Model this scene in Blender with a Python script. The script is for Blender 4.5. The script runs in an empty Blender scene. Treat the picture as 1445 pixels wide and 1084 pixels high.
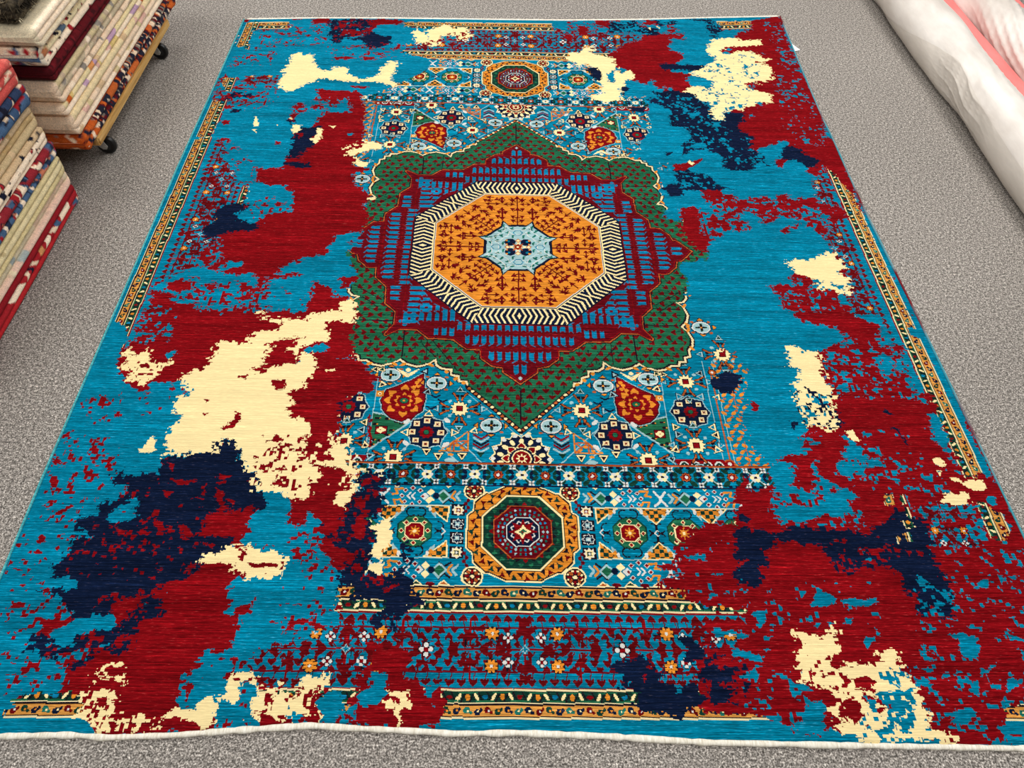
import bpy, bmesh, math, random
import numpy as np
from mathutils import Vector, Matrix
random.seed(7)
sc = bpy.context.scene
COL = sc.collection

def lin(r, g, b):
    f = lambda c: (c/255/12.92) if c/255 <= .04045 else ((c/255+.055)/1.055)**2.4
    return (f(r), f(g), f(b))

# ------------------------------------------------------------------ helpers
def link(o, parent=None):
    COL.objects.link(o)
    if parent: o.parent = parent
    return o
def thing(name, label, cat, loc=(0, 0, 0), group=None):
    o = bpy.data.objects.new(name, None); link(o)
    o.location = loc; o.empty_display_size = .1
    return tag(o, label, cat, group)
def tag(o, label, cat, group=None):
    o['label'] = label; o['category'] = cat
    if group: o['group'] = group
    return o
def mesh_obj(name, verts, faces, mat, parent=None, smooth=True, cols=None):
    me = bpy.data.meshes.new(name)
    me.from_pydata([tuple(v) for v in verts], [], [tuple(f) for f in faces])
    if smooth: me.polygons.foreach_set('use_smooth', [True]*len(me.polygons))
    if cols is not None:
        at = me.attributes.new('yarn', 'FLOAT_COLOR', 'POINT')
        c = np.ones((len(verts), 4), np.float32); c[:, :3] = cols
        at.data.foreach_set('color', c.ravel())
    me.materials.append(mat); me.update()
    return link(bpy.data.objects.new(name, me), parent)
def bm_obj(name, bm, mat, parent=None, smooth=False):
    me = bpy.data.meshes.new(name); bm.to_mesh(me); bm.free()
    if smooth: me.polygons.foreach_set('use_smooth', [True]*len(me.polygons))
    me.materials.append(mat)
    return link(bpy.data.objects.new(name, me), parent)
def box(bm, x0, x1, y0, y1, z0, z1, bevel=0):
    r = bmesh.ops.create_cube(bm, size=1)
    for v in r['verts']:
        v.co = ((x0+x1)/2+v.co.x*(x1-x0), (y0+y1)/2+v.co.y*(y1-y0), (z0+z1)/2+v.co.z*(z1-z0))
    if bevel:
        es = list({e for v in r['verts'] for e in v.link_edges})
        bmesh.ops.bevel(bm, geom=es, offset=bevel, segments=2, affect='EDGES')

# ------------------------------------------------------------------ materials
def mat(name, rough=.9, spec=.2):
    m = bpy.data.materials.new(name); m.use_nodes = True
    nt = m.node_tree; b = nt.nodes['Principled BSDF']
    b.inputs['Roughness'].default_value = rough
    b.inputs['Specular IOR Level'].default_value = spec
    return m, nt, b
def N(nt, t, **k):
    n = nt.nodes.new(t)
    for a, v in k.items(): setattr(n, a, v)
    return n
def noise(nt, vec, scale, detail=2, rough=.5, mscale=None):
    if mscale:
        mp = N(nt, 'ShaderNodeMapping'); mp.inputs['Scale'].default_value = mscale
        nt.links.new(vec, mp.inputs['Vector']); vec = mp.outputs[0]
    n = N(nt, 'ShaderNodeTexNoise'); nt.links.new(vec, n.inputs['Vector'])
    n.inputs['Scale'].default_value = scale; n.inputs['Detail'].default_value = detail
    n.inputs['Roughness'].default_value = rough
    return n.outputs['Fac']
def ramp(nt, fac, stops):
    r = N(nt, 'ShaderNodeValToRGB'); nt.links.new(fac, r.inputs['Fac'])
    e = r.color_ramp.elements
    while len(e) < len(stops): e.new(.5)
    for el, (p, c) in zip(e, stops): el.position = p; el.color = (*c, 1) if len(c) == 3 else c
    return r.outputs['Color']
def mul(nt, a, b, fac=1.0, mode='MULTIPLY'):
    m = N(nt, 'ShaderNodeMix', data_type='RGBA', blend_type=mode)
    m.inputs['Factor'].default_value = fac
    nt.links.new(a, m.inputs['A']); nt.links.new(b, m.inputs['B'])
    return m.outputs['Result']
def bump(nt, b, h, strength=.3, dist=.003):
    n = N(nt, 'ShaderNodeBump'); n.inputs['Strength'].default_value = strength; n.inputs['Distance'].default_value = dist
    nt.links.new(h, n.inputs['Height']); nt.links.new(n.outputs[0], b.inputs['Normal'])
def obj_vec(nt):
    return N(nt, 'ShaderNodeTexCoord').outputs['Object']
g3 = lambda v: (v, v, v)

# carpet floor : grey flecked loop pile
m_floor, nt, b = mat('grey_loop_carpet', .95, .1)
v = obj_vec(nt)
n1 = noise(nt, v, 260, 2, .7); n2 = noise(nt, v, 112, 2, .65); n3 = noise(nt, v, 1.2, 2)
c1 = ramp(nt, n1, [(.33, lin(66, 61, 57)), (.5, lin(138, 132, 126)), (.67, lin(214, 207, 199))])
c2 = ramp(nt, n2, [(.32, g3(.48)), (.5, g3(.98)), (.68, g3(1.6))])
c3 = ramp(nt, n3, [(.3, g3(.93)), (.7, g3(1.05))])
c = mul(nt, mul(nt, c1, c2), c3)
nt.links.new(c, b.inputs['Base Color'])
bump(nt, b, n1, .5, .004)

# rug pile: dyed yarn colour per knot + horizontal abrash streaks of the yarn
m_pile, nt, b = mat('knotted_wool_pile', .95, .03)
at = N(nt, 'ShaderNodeAttribute', attribute_name='yarn')
v = obj_vec(nt)
s1 = noise(nt, v, 1, 2, .6, (6, 300, 1)); s2 = noise(nt, v, 1, 2, .65, (22, 440, 1)); s3 = noise(nt, v, 1, 2, .5, (.9, 24, 1)); s4 = noise(nt, v, 1, 1, .5, (70, 470, 1))
k = mul(nt, ramp(nt, s1, [(.30, g3(.48)), (.48, g3(.92)), (.60, g3(1.14)), (.74, g3(1.85))]), ramp(nt, s2, [(.28, g3(.50)), (.50, g3(.96)), (.62, g3(1.2)), (.76, g3(2.0))]))
k = mul(nt, k, ramp(nt, s3, [(.3, g3(.78)), (.7, g3(1.2))]))
k = mul(nt, k, ramp(nt, s4, [(.3, g3(.78)), (.55, g3(1.0)), (.8, g3(1.5))]))
soft = N(nt, 'ShaderNodeMix', data_type='RGBA', blend_type='MIX')       # light yarns show the streaks far less
lum = N(nt, 'ShaderNodeRGBToBW'); nt.links.new(at.outputs['Color'], lum.inputs[0])
nt.links.new(ramp(nt, lum.outputs[0], [(.15, g3(0)), (.6, g3(.75))]), soft.inputs['Factor'])
nt.links.new(k, soft.inputs['A']); soft.inputs['B'].default_value = (1, 1, 1, 1)
hair = mul(nt, ramp(nt, s4, [(.60, g3(0)), (.80, g3(1))]), ramp(nt, s2, [(.5, g3(0)), (.72, (.12, .085, .07))]))
nt.links.new(mul(nt, mul(nt, at.outputs['Color'], soft.outputs['Result']), hair, 1.0, 'ADD'), b.inputs['Base Color'])
bump(nt, b, s2, .35, .002)

# folded stock rugs
m_fold, nt, b = mat('folded_wool_rug', .9, .15)
at = N(nt, 'ShaderNodeAttribute', attribute_name='yarn')
v = obj_vec(nt)
w1 = noise(nt, v, 1, 2, .6, (260, 420, 260)); w2 = noise(nt, v, 55, 3, .6)
k = mul(nt, ramp(nt, w1, [(.3, g3(.72)), (.7, g3(1.2))]), ramp(nt, w2, [(.3, g3(.85)), (.7, g3(1.12))]))
nt.links.new(mul(nt, at.outputs['Color'], k), b.inputs['Base Color'])
bump(nt, b, w1, .4, .002)

m_fringe, nt, b = mat('cotton_warp_end', .9, .1)
v = obj_vec(nt)
nt.links.new(ramp(nt, noise(nt, v, 1, 2, .6, (260, 60, 60)), [(.3, lin(214, 206, 186)), (.7, lin(250, 246, 234))]), b.inputs['Base Color'])
m_selv, nt, b = mat('turquoise_selvage', .8, .2)
v = obj_vec(nt)
nt.links.new(ramp(nt, noise(nt, v, 1, 2, .6, (60, 300, 60)), [(.3, lin(20, 128, 140)), (.7, lin(96, 196, 200))]), b.inputs['Base Color'])
m_selv2, nt, b = mat('mixed_selvage', .8, .2)
v = obj_vec(nt)
nt.links.new(ramp(nt, noise(nt, v, 2.5, 2, .6), [(.44, lin(70, 150, 165)), (.5, lin(110, 150, 160)), (.56, lin(120, 30, 38))]), b.inputs['Base Color'])

m_wood, nt, b = mat('pine_board', .6, .3)
v = obj_vec(nt)
wn = noise(nt, v, 1, 4, .65, (60, 3, 60))
nt.links.new(ramp(nt, wn, [(.3, lin(150, 104, 52)), (.5, lin(205, 160, 92)), (.7, lin(226, 186, 120))]), b.inputs['Base Color'])
def plain(name, rgb, rough, metal=0, spec=.4):
    m, nt, b = mat(name, rough, spec)
    v = obj_vec(nt)
    r = lin(*rgb)
    nt.links.new(ramp(nt, noise(nt, v, 40, 2), [(.3, tuple(x*.88 for x in r)), (.7, tuple(min(1, x*1.1) for x in r))]), b.inputs['Base Color'])
    b.inputs['Metallic'].default_value = metal
    return m
m_rubber = plain('black_caster_rubber', (16, 16, 17), .35, 0, .5)
m_steel = plain('zinc_plated_steel', (196, 194, 188), .35, .45)
m_paper = plain('white_paper', (236, 236, 236), .7)
def wrap_mat(name, c0, c1, rough=.45):
    m, nt, b = mat(name, rough, .35)
    v = obj_vec(nt)
    n = noise(nt, v, 1, 3, .55, (9, 4, 9)); n2 = noise(nt, v, 1, 4, .65, (40, 9, 40))
    nt.links.new(mul(nt, ramp(nt, n, [(.3, lin(*c0)), (.7, lin(*c1))]), ramp(nt, n2, [(.3, g3(.93)), (.7, g3(1.05))])), b.inputs['Base Color'])
    bump(nt, b, n2, .25, .004)
    return m
m_wrap = wrap_mat('white_plastic_wrap', (212, 203, 194), (238, 232, 225))
m_flap = wrap_mat('shade_greyed_plastic_wrap', (200, 192, 182), (222, 214, 204))  # flap tone; part of its grey is the roll's shaded side painted in
m_pink = wrap_mat('salmon_pink_wrap', (250, 124, 120), (255, 140, 136), .6)

# ------------------------------------------------------------------ traced patches of the rug, in millimetres on the rug from its centre
VISIBLE = [
"-500,1505 174,1541 170,1459 314,1452 310,1279 414,1270 377,851 -635,799 -610,883 -510,941 -464,991 -397,1063 -358,1136 -360,1165 -384,1193 -485,1231 -468,1308 -270,1336 -203,1434 -496,1464",
"238,1463 284,1425 349,1454 506,1496 566,1451 551,1395 468,1350 415,1285 457,1243 427,932 530,937 531,885 524,710 528,686 468,647 461,578 419,564 452,499 510,490 526,458 526,405 525,328 -73,304 -81,1508",
"-610,883 384,930 331,320 -571,284 -597,496 -565,553 -600,801",
"-583,673 -582,725 34,756 21,-45 -549,-63 -556,-12 -514,53 -503,105 -519,171 -508,227 -536,283 -586,324 -629,345 -631,359 -587,369 -579,414 -606,483 -629,482 -566,541 -575,598",
"6,754 527,692 475,634 463,571 423,553 443,514 517,493 564,487 531,416 523,355 503,310 547,261 546,226 513,210 503,169 550,157 594,125 596,-26 -2,-45",
"-583,4 -558,5 -553,-32 -526,-116 -501,-162 -530,-213 -525,-252 -496,-268 -491,-337 -508,-379 -511,-414 -552,-489 -505,-574 12,-563 22,25",
"-2,24 598,45 601,6 543,-39 520,-76 535,-118 540,-165 520,-216 549,-227 545,-249 529,-288 560,-309 611,-360 577,-551 -8,-563",
"511,-194 550,-234 562,-296 609,-324 618,-354 627,-382 576,-431 610,-476 659,-511 638,-547 449,-615",
"-7,-457 634,-442 604,-503 651,-508 626,-633 590,-816 659,-834 563,-948 530,-1003 -13,-1010",
"519,-445 630,-476 663,-508 637,-541 594,-598 612,-636 611,-703 617,-789 648,-809 623,-857 646,-870 649,-909 557,-916 541,-967 515,-1016 406,-1017",
"-497,-469 -444,-497 -418,-532 -389,-554 -412,-589 -413,-616 -468,-623 -514,-667 -512,-693 -500,-735 -460,-814 -438,-861 5,-1010 14,-457",
"-11,-846 608,-836 515,-1288 -16,-1291",
"-431,-853 7,-846 0,-1291 -415,-1294 -416,-1235 -430,-1183 -384,-1175 -389,-1073",
"-23,-1192 515,-1188 542,-1263 525,-1342 479,-1370 459,-1468 435,-1481 -26,-1530",
"-419,-1196 -23,-1192 -25,-1530 -175,-1531 -183,-1393 -216,-1406 -360,-1413 -373,-1439 -376,-1452 -384,-1407 -421,-1404 -511,-1407 -563,-1395 -610,-1348 -575,-1334 -527,-1317 -489,-1299 -444,-1274 -417,-1263 -413,-1241",
"402,-1214 457,-1219 497,-1244 473,-1265 542,-1294 522,-1343 454,-1343 384,-1324",
"366,-1435 469,-1457 552,-1480 551,-1487 357,-1491",
"1028,-1437 1076,-1433 1130,-1477 1122,-1494 1009,-1483",
"-1285,1510 -1013,1528 -999,1402 -1142,1387 -1144,1251 -1082,1240 -1106,1208 -1206,1259",
"-1186,991 -1126,995 -1121,876 -1161,899",
"-1225,819 -1127,824 -1135,561 -1231,579",
"-1212,557 -1130,567 -1064,530 -1065,454 -992,352 -1004,267 -1237,257",
"-1101,1010 -966,1017 -954,950 -1089,956",
"-1248,379 -1119,384 -1037,326 -941,280 -931,202 -1019,96 -964,10 -1016,-35 -1010,-126 -1084,-177 -1124,-224 -1122,-285 -1047,-312 -1062,-349 -1104,-364 -1116,-428 -1123,-468 -1138,-469 -1126,-428 -1156,-380 -1205,-353",
"-1032,-1418 -922,-1418 -896,-1493 -1061,-1494 -1060,-1475 -1053,-1446 -1054,-1433",
"-578,-1323 -440,-1282 -420,-1417 -560,-1390",
"-556,-1406 -422,-1406 -420,-1418 -554,-1418",
"-527,-1317 -437,-1316 -411,-1404 -511,-1407",
"1159,481 1177,452 1259,281 1263,195 1265,9 1252,-327 1191,-329 1185,-368 1241,-376 1245,-598 1141,-600 1117,-280 1019,-283 1067,-89 1048,74 1108,202 1074,335 1068,376",
"1154,-429 1274,-426 1233,-840 1185,-871 1156,-855 1170,-632 1148,-578",
"995,-948 1095,-941 1155,-946 1128,-1056 1018,-1058 987,-1004",
"1159,-937 1175,-940 1212,-974 1221,-1008 1189,-1050 1155,-1023",
"934,-911 949,-917 946,-943 929,-943",
"971,-920 987,-923 974,-1011 955,-1050 940,-1047 958,-974",
"925,-956 946,-962 937,-987 919,-974",
"940,1609 1113,1620 1089,1526 958,1526",
"579,268 620,210 662,160 621,-35 530,-61",
]
VISIBLE_LATE = [
"934,-911 952,-912 951,-943 935,-952 925,-946",
"970,-918 989,-920 986,-983 969,-983",
"952,-993 967,-989 985,-1010 956,-1014",
"919,-1038 933,-1038 927,-1056 915,-1056",
"946,-1024 957,-1024 960,-1051 946,-1051",
"1021,-1004 1144,-1002 1133,-1059 1010,-1064",
"1012,-948 1095,-941 1138,-947 1137,-978 1020,-992",
"1159,-937 1176,-940 1217,-974 1225,-1007 1191,-1055 1154,-1023",
"406,-1219 457,-1218 500,-1243 499,-1251 401,-1252",
"446,-1284 476,-1284 470,-1314 440,-1314",
"418,-1292 443,-1292 439,-1314 414,-1314",
"1026,-1436 1076,-1433 1130,-1477 1121,-1496 1004,-1490",
"368,-1450 469,-1456 554,-1479 552,-1487 361,-1491",
"389,-1212 411,-1220 506,-1226 502,-1254 449,-1252 424,-1248 393,-1239",
"-386,-1413 -372,-1413 -371,-1452 -378,-1450",
"-418,-1402 -364,-1404 -363,-1411 -410,-1411",
"1159,488 1177,452 1215,279 1178,271 1151,422",
]
PATCHES = [
("r","-1212,1498 -1181,1501 -1181,1460 -1204,1458"),
("r","-906,1502 -868,1513 -836,1507 -839,1474 -899,1454"),
("r","-798,926 -623,915 -590,777 -569,564 -607,507 -590,421 -520,413 -601,358 -561,285 -811,274 -820,308 -916,309 -933,364 -887,382 -833,395 -821,508 -801,622 -764,683 -748,756 -667,760 -648,774 -668,874 -702,821 -743,769 -799,778 -789,842 -786,868"),
("r","-876,806 -835,827 -811,765 -845,727 -854,702 -867,738"),
("r","-671,959 -593,957 -612,936 -663,946"),
("r","-1122,683 -1093,690 -1087,661 -1112,654"),
("r","-1000,1499 -954,1503 -959,1491 -998,1488"),
("r","-895,561 -872,556 -872,539 -888,538"),
("r","-773,1177 -714,1180 -668,1169 -712,1159 -764,1163"),
("r","-649,1192 -596,1188 -608,1165 -637,1156"),
("r","-723,1515 -621,1525 -493,1517 -521,1479 -608,1473 -634,1423 -686,1468 -715,1450"),
("r","-649,914 -619,902 -603,826 -583,765 -586,680 -569,587 -564,542 -599,507"),
("r","188,1492 211,1477 202,1452 186,1460"),
("r","226,1446 257,1440 246,1383 224,1406"),
("r","375,1580 441,1584 491,1596 478,1544 426,1508 372,1537"),
("r","290,1524 337,1510 332,1437 293,1442 287,1482"),
("r","237,1439 268,1424 249,1368 234,1383"),
("r","590,1594 656,1598 659,1556 583,1535"),
("r","699,1551 749,1554 755,1480 775,1481 761,1416 708,1436 686,1333 737,1305 728,1244 692,1212 622,1201 630,1150 741,1128 720,1042 690,986 621,1023 625,996 582,1007 583,1077 548,1033 499,1058 501,1143 427,1167 413,1270 485,1367 559,1395 581,1444 655,1457 692,1492"),
("r","1109,1620 1267,1691 1242,1511 1245,819 1174,553 1145,546 1102,539 1078,606 1040,651 939,599 898,598 915,680 875,726 909,790 960,830 883,839 932,867 1050,912 1061,992 969,1015 973,1070 1087,1077 1112,1222 1047,1248 1108,1312 1043,1339 938,1333 985,1366 1031,1401 1000,1447 1018,1497 1091,1534"),
("r","575,477 651,497 702,526 699,510 660,475 591,450"),
("r","976,522 1008,512 985,473 974,483"),
("r","1069,460 1111,467 1134,441 1101,429"),
("r","978,525 1011,531 986,481 976,495"),
("r","1113,662 1246,685 1236,334 1215,324 1201,382 1176,416 1148,480 1137,539 1102,584 1086,630"),
("r","1230,330 1239,286 1246,181 1232,194 1218,246"),
("r","659,291 683,333 732,314 765,309 776,275 813,290 893,300 913,274 931,315 973,310 975,283 1067,307 1078,280 1050,239 1153,243 1138,190 1045,123 992,147 1016,173 920,195 869,155 836,154 844,192 807,217 779,203 771,164 802,152 785,108 720,112 680,74 652,97 641,36 617,-12 597,11 576,34 551,81 572,221 625,236 652,198 692,187 690,226"),
("r","897,112 924,138 979,159 962,127 906,100"),
("r","1067,273 1153,243 1155,191 1082,169 1043,86 1053,62 1019,123 1058,174"),
("r","1240,56 1252,57 1252,-272 1243,-287 1236,-150 1241,9"),
("r","793,-153 831,-157 882,-139 882,-106 936,-110 937,-165 967,-169 1003,-179 1003,-232 1031,-242 1022,-273 1105,-321 1084,-409 1161,-398 1151,-426 1126,-436 1107,-474 1063,-475 1059,-511 1120,-519 1113,-601 878,-606 880,-497 899,-423 973,-393 986,-373 967,-335 906,-316 863,-307 851,-267 823,-258 822,-195"),
("r","-933,392 -586,407 -543,60 -602,40 -605,-21 -617,-56 -655,-65 -712,-92 -752,-118 -757,-151 -682,-140 -700,-165 -788,-191 -767,-214 -782,-245 -799,-215 -811,-184 -830,-145 -855,-154 -904,-155 -939,-148 -975,-133 -1012,-118 -1027,-78 -1010,-35 -975,9 -975,31 -926,46 -854,57 -857,102 -846,135 -767,156 -777,247 -816,295 -877,297 -917,311"),
("r","-1119,-240 -1106,-232 -1034,-260 -1037,-290 -971,-281 -943,-309 -901,-308 -831,-291 -769,-286 -734,-304 -678,-320 -647,-316 -642,-218 -632,-178 -594,-177 -563,-239 -503,-267 -475,-496 -1110,-510 -1116,-462 -1109,-434 -1077,-440 -1006,-425 -1032,-326 -1102,-299"),
("r","-1083,-200 -1014,-194 -1005,-229 -1035,-237 -1062,-238"),
("r","-970,-197 -920,-203 -920,-226 -958,-227"),
("r","-718,718 -592,725 -572,598 -606,523 -601,483 -584,422 -550,408 -587,369 -667,358"),
("r","-663,336 -586,324 -536,283 -507,262 -516,227 -519,171 -499,132 -505,85 -514,59 -604,37"),
("r","-1129,-317 -541,-300 -430,-1126 -456,-1112 -462,-1076 -485,-1033 -526,-989 -541,-1034 -559,-1027 -564,-969 -538,-949 -758,-739 -937,-574 -958,-592 -1016,-593 -1013,-626 -1098,-595 -1134,-502 -1120,-439 -1110,-429"),
("r","-645,-496 -510,-505 -488,-499 -443,-503 -421,-543 -389,-554 -412,-583 -412,-622 -443,-617 -471,-634 -511,-672 -502,-735 -498,-775 -501,-814 -442,-833 -429,-870 -412,-979 -453,-1015 -566,-1017"),
("r","-413,-691 -405,-691 -394,-793 -402,-793"),
("r","-560,-163 -502,-153 -503,-173 -522,-185 -531,-202 -553,-214"),
("r","-520,-322 -500,-295 -483,-310 -487,-337 -514,-338"),
("r","-534,-354 -507,-358 -510,-399 -507,-419 -523,-440"),
("r","-537,-498 -461,-496 -427,-534 -420,-572 -526,-575"),
("r","894,-436 967,-434 1073,-431 1053,-516 1103,-481 1125,-514 1108,-563 1139,-586 1174,-578 1169,-625 1126,-694 1126,-745 1150,-794 1144,-855 1187,-881 1245,-854 1255,-1043 1199,-1171 433,-1178 461,-1017 522,-1010 551,-916 665,-915 642,-941 626,-984 700,-1002 743,-983 851,-975 832,-944 861,-925 784,-913 749,-920 723,-908 694,-889 713,-855 710,-822 682,-815 692,-798 750,-800 801,-764 764,-744 793,-725 865,-728 869,-777 857,-798 894,-832 916,-818 911,-777 919,-748 885,-720 885,-698 879,-653 888,-576 882,-528"),
("r","1247,-427 1248,-453 1245,-592 1242,-757 1248,-860 1233,-867 1235,-806 1231,-692 1242,-600 1249,-511"),
("r","643,-620 665,-631 664,-654 645,-654"),
("r","641,-866 651,-873 638,-880"),
("r","540,-917 559,-903 591,-916 652,-896 646,-922 574,-942 533,-955"),
("r","417,-1021 514,-1007 513,-1033 516,-1079 538,-1103 514,-1221 450,-1232 394,-1218 367,-1203 366,-1184 316,-1173 326,-1153 372,-1145 315,-1122 364,-1117 369,-1089 369,-1060 393,-1051 409,-1051"),
("r","545,-908 586,-865 553,-1028 531,-1020 555,-976 535,-936"),
("r","315,-1118 361,-1117 360,-1125 328,-1134"),
("r","367,-1189 521,-1187 509,-1249 421,-1245 395,-1227 393,-1212 379,-1208"),
("r","426,-1257 449,-1253 506,-1263 489,-1346 471,-1328 466,-1296 441,-1278"),
("r","375,-1350 391,-1336 411,-1325 435,-1332 447,-1342 491,-1335 467,-1455 440,-1468 396,-1449 360,-1443 370,-1404 377,-1384"),
("r","-774,-1019 -666,-1018 -680,-1054 -738,-1055 -768,-1052"),
("r","-768,-1128 -675,-1124 -659,-1152 -664,-1174 -664,-1243 -637,-1253 -633,-1294 -641,-1324 -702,-1329 -697,-1372 -731,-1386 -714,-1449 -756,-1463 -848,-1461 -856,-1450 -852,-1419 -842,-1391 -881,-1359 -906,-1368 -936,-1364 -956,-1387 -952,-1410 -925,-1410 -940,-1392 -958,-1368 -933,-1345 -855,-1334 -845,-1285 -853,-1260 -810,-1254 -818,-1207 -812,-1175 -775,-1161"),
("r","-907,-1245 -902,-1213 -873,-1208 -869,-1239 -873,-1260 -905,-1265"),
("r","-755,-1467 -687,-1465 -640,-1471 -641,-1484 -748,-1493"),
("r","-875,-1391 -907,-1363 -964,-1364 -966,-1410 -918,-1414 -852,-1419"),
("r","-642,-1227 -618,-1222 -614,-1243 -652,-1253"),
("r","-1059,-1261 -1010,-1261 -1000,-1276 -1049,-1287"),
("r","-1143,-1221 -1118,-1221 -1108,-1236 -1138,-1234"),
("r","-974,-1193 -924,-1192 -915,-1219 -965,-1219"),
("r","-865,-1186 -826,-1181 -825,-1202 -868,-1208"),
("r","-350,-1319 -331,-1301 -305,-1319 -285,-1315 -282,-1305 -274,-1319 -245,-1332 -250,-1353 -255,-1373 -261,-1383 -247,-1393 -231,-1380 -217,-1393 -209,-1406 -211,-1419 -184,-1435 -182,-1413 -171,-1413 -174,-1432 -176,-1482 -351,-1481 -357,-1458 -360,-1436 -354,-1433 -334,-1436 -303,-1439 -295,-1423 -297,-1403 -297,-1370 -327,-1374 -327,-1400 -347,-1410 -362,-1394 -344,-1374 -341,-1343 -331,-1336"),
("r","-454,-1467 -430,-1458 -430,-1478 -449,-1478"),
("r","-392,-1467 -381,-1455 -381,-1477 -394,-1478"),
("r","-377,-1458 -371,-1452 -356,-1467 -369,-1467"),
("r","-524,-901 -436,-881 -428,-913 -456,-936 -438,-980 -458,-1006 -487,-1015 -530,-986 -545,-1033 -561,-1025 -571,-969 -539,-955 -524,-924"),
("r","446,-1006 1277,-995 1058,-1490 1016,-1498 984,-1509 896,-1507 898,-1490 854,-1469 812,-1442 641,-1478 628,-1493 559,-1491 554,-1474 441,-1457 376,-1431"),
("t","-792,-168 -700,-165 -655,-167 -649,-210 -644,-271 -648,-312 -679,-317 -734,-304 -749,-282 -764,-282 -780,-283 -837,-288 -902,-305 -948,-309 -975,-266 -950,-235 -915,-203 -926,-180 -903,-159 -830,-145 -809,-192 -798,-222 -772,-245 -767,-214"),
("t","-1053,-268 -1035,-237 -1011,-229 -1010,-190 -972,-189 -961,-235 -966,-258 -973,-273 -1033,-286"),
("t","-962,-141 -922,-123 -917,-99 -873,-97 -874,-118 -929,-140"),
("t","-757,-151 -747,-118 -712,-92 -655,-65 -617,-56 -617,-13 -563,6 -536,-2 -554,-62 -572,-96 -554,-144 -567,-169 -627,-138 -665,-140 -704,-141"),
("t","-649,-171 -575,-153 -542,-191 -572,-216 -620,-186"),
("t","-639,624 -616,625 -617,608 -630,607"),
("t","-1012,-490 -979,-467 -983,-498 -993,-511"),
("t","-650,-468 -560,-438 -556,-470 -609,-476 -610,-507 -660,-525 -640,-490"),
("t","863,-735 887,-734 899,-777 898,-818 908,-845 894,-872 841,-873 814,-847 845,-819 869,-798"),
("t","768,-821 782,-814 775,-861 805,-880 819,-913 744,-914"),
("t","640,-922 670,-915 673,-928 765,-900 822,-900 861,-925 832,-944 853,-969 834,-979 743,-983 700,-1002 642,-990 628,-978"),
("t","934,-502 957,-514 951,-522 936,-518"),
("t","916,-567 940,-571 930,-587 915,-583"),
("t","1073,-431 1101,-448 1085,-499 1092,-515 1053,-516 1064,-482"),
("t","932,-776 964,-779 954,-790 931,-789"),
("t","918,-811 950,-804 959,-831 922,-839 912,-832"),
("t","1129,-686 1154,-700 1139,-759 1126,-745"),
("t","1231,-560 1245,-592 1241,-684 1222,-684 1226,-608"),
("t","1223,-806 1235,-806 1236,-854 1223,-851"),
("t","1194,-920 1218,-920 1213,-946 1193,-952"),
("t","792,-1007 819,-991 809,-1006 835,-1012 843,-1003 821,-1021 781,-1028"),
("t","726,-1007 735,-1013 726,-1029"),
("t","1221,327 1227,320 1237,181 1240,56 1239,-277 1240,-297 1218,-328 1223,-236 1224,-118 1228,20 1220,193 1208,312"),
("t","663,-1212 692,-1180 715,-1190 726,-1206 702,-1217 666,-1217"),
("t","731,-1206 760,-1195 784,-1200 823,-1200 817,-1210 779,-1219 745,-1211"),
("t","511,-1229 557,-1226 553,-1244 538,-1269 529,-1264 528,-1241"),
("t","736,-1242 751,-1245 741,-1260 732,-1255"),
("t","763,-1288 793,-1287 777,-1307 759,-1317"),
("t","889,-1302 897,-1307 897,-1321 910,-1341 885,-1341"),
("t","955,-1286 993,-1279 1021,-1286 1021,-1311 1004,-1340 977,-1335 972,-1321 978,-1291"),
("t","1078,-1154 1113,-1149 1098,-1171 1074,-1165"),
("t","1146,-1140 1151,-1145 1139,-1162"),
("t","921,-1442 959,-1442 947,-1460 897,-1468"),
("t","432,-1187 440,-1198 437,-1213 427,-1214"),
("t","423,-1270 447,-1275 481,-1275 503,-1289 473,-1294 459,-1314 418,-1295"),
("t","459,-1314 525,-1328 517,-1343 493,-1338 455,-1333"),
("t","489,-1362 511,-1371 490,-1380"),
("t","597,-1430 633,-1421 644,-1434 622,-1478 637,-1491 564,-1491 557,-1478 580,-1461"),
("t","511,-1417 529,-1421 523,-1426"),
("t","798,-1257 804,-1287 795,-1282"),
("t","1101,-1275 1118,-1285 1138,-1290 1134,-1300 1100,-1290"),
("t","966,-1387 992,-1383 980,-1415 964,-1406"),
("t","1056,-1382 1093,-1378 1082,-1392 1041,-1406"),
("t","1037,-1451 1066,-1455 1060,-1468 1036,-1464"),
("t","661,-1258 693,-1253 667,-1273 648,-1268"),
("t","451,-1133 452,-1144 444,-1144"),
("t","948,-1359 969,-1369 944,-1369"),
("t","1004,-1354 1027,-1359 999,-1378"),
("t","538,-1289 553,-1289 546,-1299 536,-1299"),
("t","530,-1314 547,-1316 536,-1323"),
("t","-327,-1372 -296,-1372 -295,-1419 -297,-1432 -314,-1436 -340,-1436 -355,-1420 -344,-1407 -326,-1400"),
("t","-530,-984 -518,-986 -514,-998 -480,-1009 -490,-1020 -526,-1033"),
("t","445,-1132 454,-1136 446,-1146"),
("t","379,-1095 440,-1096 438,-1106 408,-1105 378,-1103"),
("t","436,-1187 454,-1189 449,-1195 436,-1195"),
("n","-831,1499 -710,1516 -654,1511 -638,1438 -679,1388 -693,1371 -750,1336 -759,1290 -790,1295 -814,1379"),
("n","-734,1330 -668,1357 -666,1405 -611,1400 -584,1370 -538,1373 -546,1288 -611,1261 -642,1267 -664,1326"),
("n","-884,701 -854,702 -848,667 -818,645 -748,666 -742,625 -767,578 -744,556 -781,499 -788,466 -830,453 -833,541 -838,609 -855,667"),
("n","-839,431 -745,436 -740,404 -790,402 -837,421"),
("n","-1116,882 -1096,890 -1084,865 -1037,874 -1038,841 -1088,852 -1130,824 -1172,828 -1149,848"),
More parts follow.
